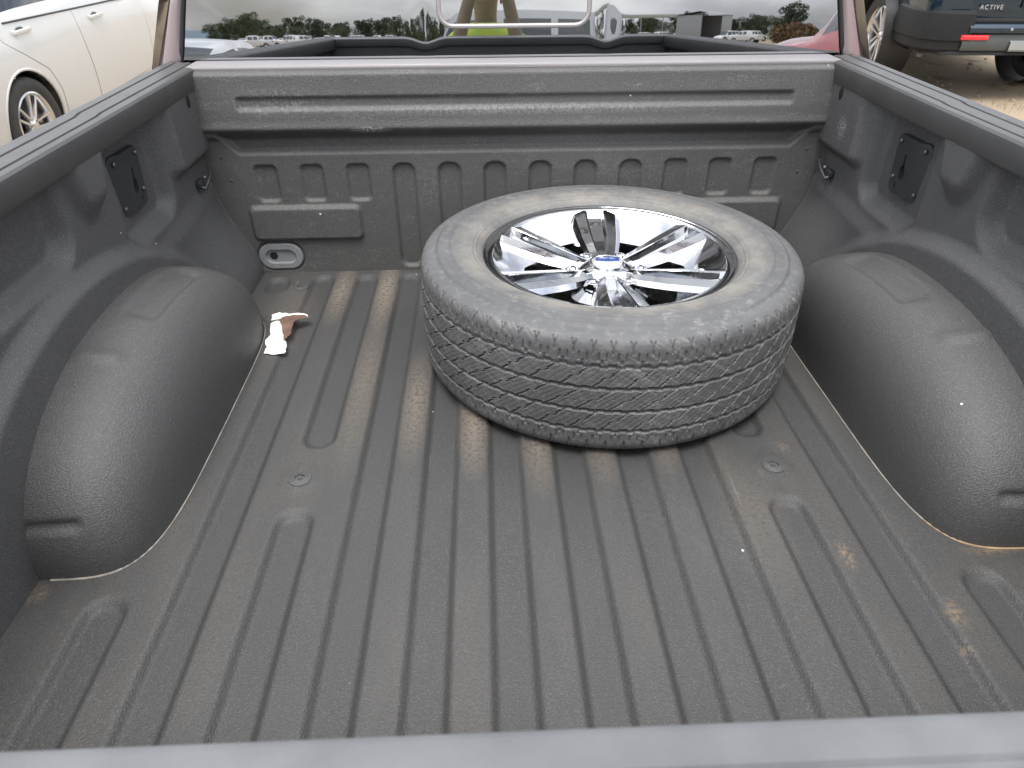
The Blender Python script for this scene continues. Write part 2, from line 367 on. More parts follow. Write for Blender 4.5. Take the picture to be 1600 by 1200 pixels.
def pad(x, y, x0, x1, y0, y1, r, t):
    """1 inside a rounded rectangle, 0 outside, sloping over a band t wide"""
    return 1-sstep(-t, 0, sdbox(x, y, (x0+x1)/2, (y0+y1)/2, (x1-x0)/2, (y1-y0)/2, r))

# ------------------------------------------------------------------ ground and far setting
def ground():
    g = np.concatenate([-np.geomspace(1500, 14, 26), np.linspace(-13, 13, 131), np.geomspace(14, 1500, 26)])
    def fn(u, v):
        d = np.hypot(u, v)
        near = 1-sstep(12, 20, d)
        z = .016*np.sin(u*2.1+.6*np.sin(v*1.3))*np.sin(v*1.7+.4)+.010*np.sin(u*4.3+1)*np.cos(v*3.9)
        return u, v, z*near-.012
    o = grid('ground', g, g, fn, DIRT, flip=False); tag(o, kind='structure')
ground()
def hills():
    xs = np.linspace(-900, 700, 120); t = np.linspace(0, 1, 8)
    def fn(u, v):
        h = 9+9*np.exp(-((u+560)/150)**2)+3*np.sin(u*.012)+2*np.sin(u*.031+1)
        h = h*(1-.75*sstep(-330, -150, u))
        return u, -1250-120*v, -1+h*np.sin(v*PI/2)
    tag(grid('hills', xs, t, fn, HILLM, flip=True), kind='structure')
hills()

# ------------------------------------------------------------------ the pickup: cargo bed
truck = empty('pickup_truck', matrix=BED)
tag(truck, 'pickup truck with dark sprayed cargo bed lining and spare wheel lying inside', 'pickup truck')
SLOT = .1245
def floor_z(x, y):
    m = np.zeros_like(x)
    for k in (0, 1, 2, 3, 4, 5):
        for s in (-1, 1):
            c = s*SLOT*(k+.5)
            if k == 3: rg = ((-.2, .735), (.905, 1.695))
            elif k == 5: rg = ((-.2, .555), (1.59, 1.69))
            else: rg = ((-.2, 1.70),)
            for a, b in rg: m = np.maximum(m, pad(x, y, c-.038, c+.038, a, b, .036, .0165))
    z = -.0125*m
    z = z+.0009*np.sin(x*9+y*4)*np.sin(y*6-x*3)
    for bx, by in ((-.448, .813), (.447, .812), (-.614, 1.616), (.614, 1.616)):
        d = np.hypot(x-bx, y-by); z = z+.0022*(1-sstep(.028, .042, d))
    return z
grid('bed_floor', np.linspace(-.86, .86, 520), np.concatenate([np.linspace(-.03, 1.70, 200), np.linspace(1.703, 1.745, 12)]),
     lambda u, v: (u, v, floor_z(u, v)), LINER_FLOOR, truck)

def head_p(x, z):
    ax = np.abs(x)
    zl = .345+np.clip(ax-.735, 0, .05)
    p = .016*(1-sstep(-.005, .012, z-zl))                              # panel below the ledge
    p = p+.010*np.clip(z/.38, 0, 1)+.040*sstep(.376, .416, z)-.008*sstep(.42, .55, z)             # deep top band
    p = p+.003*np.exp(-((z-.415)/.012)**2)
    p = p-.0085*pad(x, z, -.712, .712, .456, .494, .012, .011)          # channel in the band
    for k in range(-6, 6):
        c = SLOT*.99*(k+.5)
        short = abs(k+.5) > 3
        p = p-(.0085 if short else .0105)*pad(x, z, c-.034, c+.034, .21 if short else .008, .318, .018 if short else .028, .010)
    for s in (-1, 1): p = p+.0125*pad(x, z, s*.59-.158, s*.59+.158, .098, .206, .022, .013)
    for s in (-1, 1): p = p-.007*pad(x, z, s*.683-.070, s*.683+.070, .004, .098, .045, .006)
    p = p-.03*sstep(.536, .558, z)**2
    p = p+.0009*np.sin(x*2.6+.5)*np.sin(z*9)
    return p
zz = np.concatenate([np.linspace(-.012, .558, 190)])
grid('headboard', np.linspace(-.845, .845, 560), zz, lambda u, v: (u, 1.737-head_p(u, v), v), LINER_HEAD, truck)
box('headboard_sill', (0, 1.748, .5545), (1.64, .080, .012), TRIM, truck, .004)

def side_x(y, z):
    low = .842-.090*sstep(1.36, 1.60, y)
    up = .834
    t = np.clip(z/.25, 0, 1); X = low+(up-low)*sstep(0, 1.0, t)
    I = np.zeros_like(y)
    # wheel-arch bulge
    e = np.sqrt(((y-.97)/.575)**2+((z+.05)/.390)**2)
    I = I+.026*(1-sstep(.93, 1.02, e))
    # stake pockets below the rail
    I = I+.028*pad(y, z, 1.495, 1.80, .335, .80, .04, .034)
    w_ = np.clip((z-.385)/.13, 0, 1)
    I = I+.029*sstep(0, .5, w_)*(1-sstep(.012+.035*w_, .030+.065*w_, np.abs(y-1.125)))
    # recess behind the cleat plate and the long recess behind it
    I = I-.034*pad(y, z, 1.225, 1.500, .268, .56, .06, .036)
    I = I-.034*pad(y, z, .62, 1.050, .342, .56, .07, .036)
    I = I+.024*pad(y, z, .40, .56, .33, .80, .05, .06)-.02*pad(y, z, .02, .38, .20, .54, .07, .06)
    # shelf that leans in towards the cab corner
    I = I+.012*(1-sstep(.0, .05, z-.225-.08*(y-1.5)))*sstep(1.25, 1.42, y)
    return X-I
ys = np.linspace(-.03, 1.742, 330); zs = np.linspace(-.014, .548, 130)
for s in (-1, 1):
    grid('bed_side', ys, zs, lambda u, v: (s*side_x(u, v), u, v), LINER_SIDE, truck, flip=(s > 0))

def wheelhouse(s):
    A, H, YC, D = .437, .262, 1.030, .200
    th = np.linspace(-.06, PI+.06, 150); ps = np.linspace(0, 1, 90)**.8*PI/2
    def fn(u, v):
        c = np.cos(v); sn = np.sin(v)
        cu, su = np.cos(u), np.sin(u)
        mm = 3.1+2.1*np.abs(cu)**3
        r = np.maximum(c, 0)**(2/mm); dx = D*np.maximum(sn, 0)**(2/mm)
        pw = 2.25; k = (np.abs(cu)**pw+np.abs(su)**pw)**(-1/pw)
        # embossments pressed in the crown
        e = .010*pad(dx, u, .075, .118, 1.32, 1.86, .02, .018)*0
        ang = u
        e = np.zeros_like(u)
        e += -.0095*pad(dx*3.2, ang, .20, .42, .98, 1.66, .07, .055)
        e += .0065*pad(dx*2.0, ang, .05, .25, 1.89, 1.985, .045, .04)
        e += -.0055*pad(dx*2.0, ang, .06, .24, 2.735, 2.83, .045, .045)
        e += -.004*pad(dx*2.0, ang, .10, .30, .70, .80, .04, .04)
        rr = r*(1+e/.25)
        return s*(.842-dx), YC+A*rr*k*cu, H*rr*k*su
    return grid('wheelhouse', th, ps, fn, LINER_WHEEL, truck, flip=(s < 0))
for s in (-1, 1): wheelhouse(s)
# sealer bead where each wheelhouse meets the floor
for s in (-1, 1):
    A, YC, D, m = .437, 1.030, .200, 5.2
    pts = []
    for q in np.linspace(.02, PI/2, 60):
        pts.append((s*(.842-(D+.0015)*math.sin(q)**(2/m)), YC-(A+.0015)*math.cos(q)**(2/m), float(floor_z(np.array([s*(.842-D*math.sin(q)**(2/m))]), np.array([YC-A*math.cos(q)**(2/m)]))[0])+.0003))
    for q in np.linspace(PI/2, .3, 30)[1:]:
        pts.append((s*(.842-(D+.0015)*math.sin(q)**(2/m)), YC+(A+.0015)*math.cos(q)**(2/m), .0003))
    n1 = 26
    rads = [.0022 if i < 18 else .0012+.0005*math.sin(i*1.7) for i in range(len(pts))]
    o = tube('seam_sealer', pts[:34], [q*.8 for q in rads[:34]], SEAL if s < 0 else RUSTSEAL, truck, 6)
    tube('seam_sealer', pts[33:], [.0011]*len(pts[33:]), SEAL, truck, 6)
    # seam up the cab corner
    zs_ = np.linspace(.0, .40, 28)
    cp = []
    for z in zs_:
        yv = 1.737-float(head_p(np.array([s*.79]), np.array([z]))[0])
        xv = float(side_x(np.array([yv]), np.array([z]))[0])
        yv = 1.737-float(head_p(np.array([s*xv]), np.array([z]))[0])
        cp.append((s*xv, yv-.001, z))
    tube('corner_seam', cp, .0022, LINER_HEAD, truck, 6)

# rail caps: ribbed plastic along both top edges
def rail_cap(s):
    yk = np.concatenate([np.linspace(-.025, 1.20, 40), np.linspace(1.21, 1.27, 16), np.linspace(1.28, 1.775, 30)])
    jog = lambda y: .007*(1-sstep(1.22, 1.26, y))
    cols = []
    def prof(y):
        j = jog(y); g1, g2 = .8245-j*.6, .8660-j
        P = [(.826, .508), (.806, .508), (.8035, .512), (.8005, .546), (.8015, .553), (.8055, .5575), (.812, .559)]
        for g in (g1, g2): P += [(g-.0038, .5592), (g-.0026, .5557), (g+.0026, .5557), (g+.0038, .5592)]
        P += [(.886, .559), (.8935, .5575), (.8985, .553), (.900, .546), (.902, .505), (.93, .50)]
        return P
    V = []; 
    for y in yk: V += [(s*a, y, b) for a, b in prof(y)]
    k = len(prof(0)); f = gridfaces(len(yk), k)
    if s < 0: f = f[:, ::-1]
    o = mesh_from('rail_cap', V, f, CAP, truck, True, 30)
    return o
for s in (-1, 1): rail_cap(s)
# small slot holes high in the front of each side
for s in (-1, 1):
    xv = float(side_x(np.array([1.640]), np.array([.494]))[0])
    o = lathe('slot_hole', [(.0001, .0012), (.0075, .0010), (.0085, 0), (.0085, -.004)], HOLE, truck, 16, 'x',
          M=Matrix.Translation((s*(xv-.001), 1.640, .494)) @ Matrix.Diagonal((-s, 1.15, 1.8, 1)))

# cleat plates bolted into the side recesses
def cleat_plate(s):
    yc, zc = 1.350, .396
    x0 = float(side_x(np.array([yc]), np.array([zc]))[0])
    # outline with a bent-over rear edge and a keyhole cut through
    pl = empty_part = None
    bm = bmesh.new()
    W, Hh = .056, .064
    outer = [(-W, -Hh+.008), (-W+.008, -Hh), (W-.008, -Hh), (W, -Hh+.008), (W, Hh-.008), (W-.008, Hh), (-W+.008, Hh), (-W, Hh-.008)]
    key = [(.006, -.030), (.022, -.030), (.024, -.024), (.024, -.006), (.017, .002), (.017, .026), (.010, .026), (.010, .002), (.004, -.006), (.004, -.024)]
    key = key[::-1]
    def bendx(a): return .014 if a > -.026 else .014-(-.026-a)*.52
    vo = [bm.verts.new((bendx(a), a, b)) for a, b in outer]
    vk = [bm.verts.new((bendx(a), a, b)) for a, b in key]
    eo = [bm.edges.new((vo[i], vo[(i+1) % len(vo)])) for i in range(len(vo))]
    ek = [bm.edges.new((vk[i], vk[(i+1) % len(vk)])) for i in range(len(vk))]
    bmesh.ops.triangle_fill(bm, use_beauty=True, use_dissolve=False, edges=eo+ek)
    # keep a crisp fold
    bmesh.ops.bisect_plane(bm, geom=bm.verts[:]+bm.edges[:]+bm.faces[:], plane_co=(0, -.026, 0), plane_no=(0, 1, 0))
    for v in bm.verts: v.co.x = bendx(v.co.y)
    r = bmesh.ops.extrude_face_region(bm, geom=bm.faces[:])
    bmesh.ops.translate(bm, vec=(-.013, 0, 0), verts=[g for g in r['geom'] if isinstance(g, bmesh.types.BMVert)])
    bmesh.ops.recalc_face_normals(bm, faces=bm.faces[:])
    me = bpy.data.meshes.new('cleat_plate')
    bmesh.ops.transform(bm, matrix=Matrix.Translation((s*(x0), yc, zc)) @ Matrix.Rotation(s*R(-3), 4, 'Y') @ Matrix.Diagonal((-s, 1, 1, 1)), verts=bm.verts[:])
    if s > 0: pass
    bmesh.ops.recalc_face_normals(bm, faces=bm.faces[:])
    o = bm_obj('cleat_plate', bm, STEEL, truck, 30)
    mb = Matrix.Translation((s*(x0), yc, zc)) @ Matrix.Rotation(s*R(-3), 4, 'Y') @ Matrix.Diagonal((-s, 1, 1, 1))
    for a, b in ((-.043, -.048), (-.043, .048), (.042, -.030), (.042, .050)):
        lathe('bolt', [(.0001, .0055), (.0035, .0052), (.0055, .003), (.0055, 0)], BOLT, o, 10, 'x', M=mb @ Matrix.Translation((bendx(a)+.0002, a, b)))
    lathe('pin_hole', [(.0001, .0006), (.0035, .0006), (.004, 0)], HOLE, o, 10, 'x', M=mb @ Matrix.Translation((.0142, .030, -.046)) @ Matrix.Diagonal((1, .8, 1.7, 1)))
for s in (-1, 1): cleat_plate(s)

# folding tie-down hooks in the cab corners
def tie_down(s):
    y, z = 1.652, .298
    x0 = float(side_x(np.array([y]), np.array([z]))[0])
    b = box('tie_down_hook', (s*(x0-.008), y-.012, z-.004), (.016, .034, .020), STEEL, truck, .004)
    tube('loop', [(s*(x0-.010), y-.026, z-.012), (s*(x0-.024), y-.030, z-.014), (s*(x0-.031), y-.014, z+.002), (s*(x0-.030), y+.010, z+.012), (s*(x0-.022), y+.030, z+.020)], .0034, STEEL, b, 8)
    for dy, dz in ((-.030, -.014), (-.004, .006)):
        lathe('rivet', [(.0001, .006), (.004, .0055), (.006, .003), (.0065, 0)], BOLT, b, 10, 'x', M=Matrix.Translation((s*(x0-.016), y+dy+.006, z+dz)) @ Matrix.Diagonal((-s, 1, 1, 1)))
    for dy, dz in ((.045, .040), (.050, -.022)):
        yy = 1.737-float(head_p(np.array([s*.79]), np.array([z+dz]))[0])
        lathe('rivet', [(.0001, .003), (.003, .0025), (.004, 0)], BOLT, b, 10, 'z', M=Matrix.Translation((s*(.785 if dz > 0 else .772), yy, z+dz)) @ Matrix.Rotation(R(90), 4, 'X'))
for s in (-1, 1): tie_down(s)

# floor bolts with washers
for bx, by in ((-.448, .813), (.447, .812), (-.614, 1.616), (.614, 1.616)):
    z0 = float(floor_z(np.array([bx]), np.array([by]))[0])
    o = lathe('floor_bolt', [(.0001, .0028), (.004, .0026), (.0045, .0012), (.0085, .0012), (.0095, .0046), (.0135, .0046), (.0165, .0022), (.0205, .0020), (.0215, -.001)], LINER_WHEEL, truck, 28, M=Matrix.Translation((bx, by, z0)))
    lathe('bolt_centre', [(.0001, .0050), (.0022, .0046), (.0026, .002)], BOLT, o, 10, M=Matrix.Translation((bx, by, z0)))
# oval plugs low in the headboard
def plug(s):
    yb = 1.737-.009
    def ring(hx, hy, d, n=40):
        out = []
        for k in range(n):
            a = 2*PI*k/n; cx = (hx-hy)*(1 if math.cos(a) > 0 else -1)
            out.append((s*.683+cx+hy*math.cos(a), yb-d, .051+hy*math.sin(a)))
        return out
    V = []; spec = [(.063, .039, -.004), (.063, .039, .008), (.060, .036, .011), (.044, .022, .011), (.041, .019, .0035), (.030, .011, .0035)]
    for q in spec: V += ring(*q)
    n = 40; F = []
    for i in range(len(spec)-1):
        for k in range(n): F.append((i*n+k, i*n+(k+1) % n, (i+1)*n+(k+1) % n, (i+1)*n+k))
    F.append(tuple((len(spec)-1)*n+k for k in range(n)))
    o = mesh_from('oval_plug', V, F, GREYP, truck, True, 35)
    lathe('plug_hole', [(.0001, .0010), (.0105, .0010), (.0115, -.001)], HOLE, o, 20, M=Matrix.Translation((s*.683-.022, yb-.0040, .051)) @ Matrix.Rotation(R(90), 4, 'X'))
for s in (-1, 1): plug(s)

# tailgate
tg = grid('tailgate', np.linspace(-.835, .835, 40), np.linspace(0, 1, 40),
     lambda u, v: (u, -.005-.0+0*u+.006*pad(u, v, -.70, .70, .15, .85, .1, .06), -.02+.565*v), LINER_SIDE, truck)
bm = bmesh.new(); add_box(bm, (0, -.056, .26), (1.70, .075, .56), .012); bm_obj('tailgate_panel', bm, PLUM, tg)
def tgcap():
    yk = np.linspace(-.835, .835, 30)
    P = [(.0052, .549), (.004, .5545), (-.001, .5575), (-.018, .559), (-.0205, .5565), (-.024, .5565), (-.0265, .560), (-.075, .561), (-.092, .556), (-.099, .546), (-.100, .530)]
    V = []
    for x in yk: V += [(x, a, b) for a, b in P]
    return mesh_from('tailgate_cap', V, gridfaces(len(yk), len(P))[:, ::-1], TGCAP, tg, True, 40)
tgcap()
box('tailgate_lip_shade', (0, .0005, .5345), (1.67, .009, .028), CAP, tg, .002)  # inner edge of the cap as a dark strip, shade put into the colour
box('tailgate_handle', (0, -.097, .44), (.26, .014, .10), BLACK, tg, .01)
box('rear_bumper', (0, -.22, -.34), (1.86, .22, .20), SILVER, truck, .03)
for s in (-1, 1): box('tail_light', (s*.930, -.045, .24), (.11, .10, .42), TAILR, truck, .02)

# outer body side of the bed with wheel opening
def arch_panel(name, U, V, fn, mat, parent, cy, cz, r, flip=False):
    u, v = np.meshgrid(U, V, indexing='ij'); d = np.hypot(u-cy, v-cz)
    inside = d < r
    h = (U[1]-U[0])*.75
    nearb = (np.abs(d-r) < h)
    k = np.where(nearb, r/np.maximum(d, 1e-6), 1)
    u2_ = cy+(u-cy)*k; v2_ = cz+(v-cz)*k
    x, y, z = fn(u2_, v2_)
    f = gridfaces(len(U), len(V))
    ins = (inside & ~nearb).ravel()
    keep = ~(ins[f].any(axis=1)); f = f[keep]
    # drop faces whose centre is inside
    cu = u2_.ravel()[f].mean(1); cv = v2_.ravel()[f].mean(1)
    f = f[np.hypot(cu-cy, cv-cz) > r*.985]
    if flip: f = f[:, ::-1]
    return mesh_from(name, np.stack([x, y, z], -1).reshape(-1, 3), f, mat, parent, True, 50)
for s in (-1, 1):
    fn = lambda u, v: (s*(.93+.075*np.sin(np.clip((.52-v)/.80, 0, 1)*PI)**.8+.015*(1-sstep(.40, .52, np.hypot(u-1.03, v+.47)))), u, v)
    arch_panel('bed_outer_panel', np.linspace(-.03, 1.76, 90), np.linspace(-.34, .515, 44), fn, PLUM, truck, 1.03, -.47, .46, flip=(s > 0))

# ------------------------------------------------------------------ cab
def loft_car(prefix, keys, parent, paint, arches=(), step=.05, side_win=(), wind=None, rear=None, cap_rear=True, tail=None, head=None, glass=None, crown=.04, lower=None, dz=0):
    """car body lofted through cross sections. keys: y, sill z, belt z, top z, half widths at sill / middle / belt / top"""
    K = np.array(keys, float); yv = K[:, 0]
    Y = np.unique(np.round(np.concatenate([np.arange(yv[0], yv[-1], step), yv]), 4))
    from numpy import interp
    def pch(c):   # monotone smooth interpolation
        x, yk = yv, K[:, c]; h = np.diff(x); d = np.diff(yk)/h; mm = np.zeros(len(x))
        for i in range(1, len(x)-1): mm[i] = 0 if d[i-1]*d[i] <= 0 else 2*d[i-1]*d[i]/(d[i-1]+d[i])
        mm[0] = d[0]; mm[-1] = d[-1]
        i = np.clip(np.searchsorted(x, Y)-1, 0, len(x)-2); t = (Y-x[i])/h[i]
        return (2*t**3-3*t**2+1)*yk[i]+(t**3-2*t**2+t)*h[i]*mm[i]+(-2*t**3+3*t**2)*yk[i+1]+(t**3-t**2)*h[i]*mm[i+1]
    zs, zb, zr, ws, wm, wb, wr = [pch(c) for c in range(1, 8)]
    nl, ng, nr = (30 if step < .05 else 14), 6, 5
    n = len(Y); ring = []
    for j in range(nl+1):
        t = j/nl
        x = ws*(1-t)**2+2*(1-t)*t*(2*wm-.5*ws-.5*wb)+wb*t*t; z = zs+(zb-zs)*t
        ring.append((x, z))
    for j in range(1, ng+1):
        t = j/ng; ring.append((wb+(wr-wb)*t+.012*np.sin(t*PI), zb+(zr-zb)*(t if True else 0)))
    for j in range(1, nr+1):
        t = j/nr; ring.append((wr*(1-t), zr+crown*(1-(1-t)**2)))
    m = len(ring)
    X = np.stack([r[0] for r in ring], 1); Z = np.stack([r[1] for r in ring], 1); YY = np.repeat(Y[:, None], m, 1)
    for cy, cz, r in arches:
        d = np.hypot(YY-cy, Z-cz); low = np.arange(m)[None, :] <= nl
        nb = (np.abs(d-r) < (.017 if step < .05 else .03)) & low
        k = np.where(nb, r/np.maximum(d, 1e-6), 1); YY = cy+(YY-cy)*k; Z = cz+(Z-cz)*k
    f = gridfaces(n, m); i0 = f[:, 0]//m; j0 = f[:, 0] % m
    yc = (YY.ravel()[f]).mean(1); zc = (Z.ravel()[f]).mean(1)
    keep = np.ones(len(f), bool)
    for cy, cz, r in arches: keep &= ~((np.hypot(yc-cy, zc-cz) < r*.985) & (j0 < nl))
    cls = np.zeros(len(f), int)
    gj = (j0 >= nl) & (j0 < nl+ng)
    for a, b in side_win:
        cls[gj & (j0 > nl) & (j0 < nl+ng-1) & (yc > a) & (yc < b)] = 1
    if wind: cls[(j0 >= nl+ng) & (yc > wind[0]) & (yc < wind[1])] = 2
    if rear: cls[(j0 >= nl+ng) & (yc > rear[0]) & (yc < rear[1])] = 3
    if tail: cls[(j0 < nl) & (yc < tail[0]) & (zc > tail[1]) & (zc < tail[2])] = 4
    if head: cls[(j0 < nl) & (yc > head[0]) & (zc > head[1]) & (zc < head[2])] = 5
    if lower: cls[(j0 < nl) & (zc < lower)] = 6
    for cy, cz, r in arches:
        if lower: cls[(j0 < nl) & (np.hypot(yc-cy, zc-cz) < r+.07)] = 6
    f = f[keep]; cls = cls[keep]
    P1 = np.stack([X, YY, Z+dz], -1).reshape(-1, 3); P2 = P1*np.array([-1, 1, 1])
    def emit(name, sel, mat, par, smooth=50):
        ff = f[sel]
        if not len(ff): return None
        F = np.concatenate([ff, ff[:, ::-1]+len(P1)]); V = np.concatenate([P1, P2])
        used = np.unique(F); rm = np.zeros(len(V), int); rm[used] = np.arange(len(used))
        return mesh_from(name, V[used], rm[F], mat, par, True, smooth)
    def emit_side(name, sel, mat, par):
        ff = f[sel]
        for sg, PP in ((1, P1), (-1, P2)):
            F = ff if sg > 0 else ff[:, ::-1]
            used = np.unique(F); rm = np.zeros(len(PP), int); rm[used] = np.arange(len(used))
            mesh_from(name, PP[used], rm[F], mat, par, True, 50)
    body = emit(prefix, cls == 0, paint, parent)
    gl = glass or CARGLASS
    for a, b in side_win:
        sel = (cls == 1) & (yc[keep] > a) & (yc[keep] < b)
        if sel.any(): emit_side('side_window', sel, gl, parent)
    if wind: emit('windscreen', cls == 2, gl, parent)
    if rear: emit('rear_window', cls == 3, gl, parent)
    if tail: emit_side('tail_light', cls == 4, TAILR, parent)
    if head: emit_side('headlight', cls == 5, LAMP, parent)
    if lower: emit('lower_cladding', cls == 6, CLAD, parent)
    # end caps
    def cap(i, nm, rev):
        ringp = [(X[i, j], YY[i, j], Z[i, j]+dz) for j in range(m)]
        full = ringp+[(-a, b, c) for a, b, c in ringp[-2::-1]]
        mesh_from(nm, full, [tuple(range(len(full)))[::-1] if rev else tuple(range(len(full)))], paint, parent, False)
    if cap_rear: cap(0, 'rear_panel', False)
    cap(n-1, 'nose_panel', True)
    # underbody
    zlo = float(zs.min())+.02+dz
    box('underbody', (0, float((Y[0]+Y[-1])/2), zlo+.08), (float(ws.min())*1.15, float(Y[-1]-Y[0])*.94, .10), BLACK, parent, .02)
    return P1

def wheel(parent, x, y, z, r, wd, rimr, spokes=5, style='five', rimmat=None, tyremat=None, turn=0., detail=True):
    """road wheel: tyre, barrel and a spoked rim whose face looks along sign(x)"""
    s = 1 if x > 0 else -1
    M = Matrix.Translation((x, y, z)) @ Matrix.Diagonal((s, 1, 1, 1))
    h = wd/2
    prof = [(rimr, -h*.8), (rimr+.03, -h*.98), (r*.90, -h), (r*.975, -h*.86), (r, -h*.62)]
    if detail:
        for g in (-.42, -.14, .14, .42): prof += [(r, h*(g-.045)), (r-.008, h*(g-.03)), (r-.008, h*(g+.03)), (r, h*(g+.045))]
    prof += [(r, h*.62), (r*.975, h*.86), (r*.90, h), (rimr+.03, h*.98), (rimr, h*.8)]
    t = lathe('tyre', prof, tyremat or TYRE2, parent, 56 if detail else 20, 'x', M=M, angle=45)
    w0 = lathe('rim', [(rimr+.006, h*.86), (rimr-.006, h*.90), (rimr-.018, h*.80), (rimr-.03, h*.30), (rimr-.03, -h*.7)], rimmat or ALLOY, parent, 48 if detail else 16, 'x', M=M)
    lathe('brake_disc', [(.0001, -.01), (rimr*.70, -.01), (rimr*.72, -.02)], BLACK, w0, 24, 'x', M=M @ Matrix.Translation((h*.1, 0, 0)))
    if not detail: 
        lathe('hub_cap', [(.0001, h*.7), (rimr*.9, h*.6)], rimmat or ALLOY, w0, 16, 'x', M=M); return
    lathe('hub', [(.0001, h*.70), (.026, h*.69), (.034, h*.60), (.060, h*.52), (.066, h*.2)], rimmat or ALLOY, w0, 24, 'x', M=M)
    for k in range(spokes):
        a = turn+2*PI*k/spokes
        for dd in ((-1, 1) if style == 'double' else (0,)):
            bm = bmesh.new()
            if style == 'double': r0, r1, w0_, w1_ = .035, rimr-.012, .015, .020; off0, off1 = dd*.018, dd*.040
            else: r0, r1, w0_, w1_ = .03, rimr-.012, .026, .034; off0 = off1 = 0
            vs_ = []
            for rr, ww, oo in ((r0, w0_, off0), ((r0+r1)/2, (w0_+w1_)/2, (off0+off1)/2), (r1, w1_, off1)):
                xt = h*.62+(rr-r0)*.10
                for tt, xx in ((-ww/2, -.05), (-ww/2, -.004), (-ww/2*.7, 0), (ww/2*.7, 0), (ww/2, -.004), (ww/2, -.05)):
                    vs_.append(bm.verts.new((xt+xx, rr*math.cos(a)-(oo+tt)*math.sin(a), rr*math.sin(a)+(oo+tt)*math.cos(a))))
            for i in range(2):
                for j in range(6): bm.faces.new((vs_[i*6+j], vs_[i*6+(j+1) % 6], vs_[(i+1)*6+(j+1) % 6], vs_[(i+1)*6+j]))
            bmesh.ops.transform(bm, matrix=M, verts=bm.verts[:]); bmesh.ops.recalc_face_normals(bm, faces=bm.faces[:])
            bm_obj('spoke', bm, rimmat or ALLOY, w0)
        if style == 'double' and k % 1 == 0:
            aa = a+PI/spokes
            lathe('lug_nut', [(.0001, .012), (.008, .010), (.009, 0)], BOLT, w0, 8, 'x', M=M @ Matrix.Translation((h*.5, .045*math.cos(aa), .045*math.sin(aa))))
GZ = -FLOOR   # ground seen from the bed frame
cabk = [  # y, sill, belt, top, w sill, mid, belt, top
 (1.80, -.36, .50, 1.07, .93, .99, .955, .70), (1.95, -.38, .50, 1.11, .94, 1.0, .96, .71), (2.6, -.40, .48, 1.13, .94, 1.0, .96, .72), (3.30, -.40, .46, 1.10, .94, 1.0, .96, .70),
 (3.95, -.40, .44, .50, .94, 1.0, .95, .80), (4.4, -.38, .43, .47, .95, 1.01, .93, .74), (5.1, -.34, .38, .42, .95, 1.0, .90, .70), (5.32, -.25, .25, .27, .88, .92, .85, .66)]
loft_car('cab_shell', cabk, truck, PLUM, arches=((4.55, -.47, .46),), side_win=((1.98, 2.62), (2.72, 3.55)), wind=(3.30, 3.93), cap_rear=False, glass=CARGLASS, crown=.03, step=.06)
# cab back: frame round the rear window, pane, slider
TILT = math.tan(R(3.25))
def wy(z): return 1.800+(z-.55)*TILT
def half_at(z): return .862-.28*(z-.55)
def rear_frame():
    inner = []; outer = []
    zs_ = np.linspace(.515, .985, 12)
    for z in zs_: inner.append((half_at(z), z)); outer.append((.945-.235*max(0, z-.50)/.57-.02*(z-.5), z))
    top_i = [(half_at(.985)*k, .992+.03*(1-k)) for k in (.9, .6, .3, 0)]
    top_o = [((outer[-1][0])*k, 1.075+.028*(1-k*k)) for k in (.92, .6, .3, 0)]
    I = inner+top_i; O = outer+top_o
    I = I+[(-a, b) for a, b in I[-2::-1]]; O = O+[(-a, b) for a, b in O[-2::-1]]
    V = []; 
    for (a, b), (c, d) in zip(I, O):
        V += [(a, wy(b)+.012, b), (a, wy(b)-.006, b), (a+(c-a)*.25, wy(b)-.012, b+(d-b)*.25), (a+(c-a)*.72, wy(b)-.010, b+(d-b)*.72), (c, wy(b)+.012, d), (c+.0, wy(b)+.05, d)]
    f = gridfaces(len(I), 6)
    return mesh_from('cab_rear_frame', V, f, PLUM, truck, True, 40)
fr = rear_frame()
box('cab_rear_wall', (0, 1.815, .06), (1.88, .03, .94), PLUM, truck, .01)
zz2 = np.linspace(.52, 1.0, 30)
def bow(x, z):  # thin rolled distortion of the pane next to the slider seams
    return .0006*np.exp(-((np.abs(x)-.232)/.026)**2)*np.exp(-((z-.64)/.06)**2)
pane = grid('rear_window', np.linspace(-1, 1, 121), zz2, lambda u, v: (u*half_at(v), wy(v)+bow(u*half_at(v), v), v), WINGLASS, truck)
tube('window_seal', [(s_*half_at(z), wy(z)-.004, z) for s_, zl in ((-1, np.linspace(.99, .53, 10)), (1, np.linspace(.53, .99, 10))) for z in zl], .0055, BLACK, pane, 8)
def slider():
    hx, z0, z1, r = .190, .632, .975, .035
    pts = []
    for cx, cz, a0 in ((hx-r, z0+r, -90), (hx-r, z1-r, 0), (-hx+r, z1-r, 90), (-hx+r, z0+r, 180)):
        for k in range(7):
            a = R(a0+15*k); pts.append((cx+r*math.cos(a), cz+r*math.sin(a)))
    pts.append(pts[0])
    tube('slider_frame', [(a-.005, wy(b)-.0045, b) for a, b in pts], .0058, TRIM, pane, 8, cap=False)
    V = [(a-.005, wy(b)-.0028, b) for a, b in pts[:-1]]
    mesh_from('slider_pane', V, [tuple(range(len(V)))], WINGLASS, pane, False)
slider()
for sx in (-.42, 0, .42):
    b = box('rear_seat_back', (sx, 2.05, .18), (.40, .14, .62), SEATM, truck, .05)
    box('headrest', (sx, 2.06, .58), (.24, .10, .16), SEATM, b, .04)
box('headliner', (0, 2.6, 1.06), (1.3, 1.5, .02), SEATM, truck, .005)
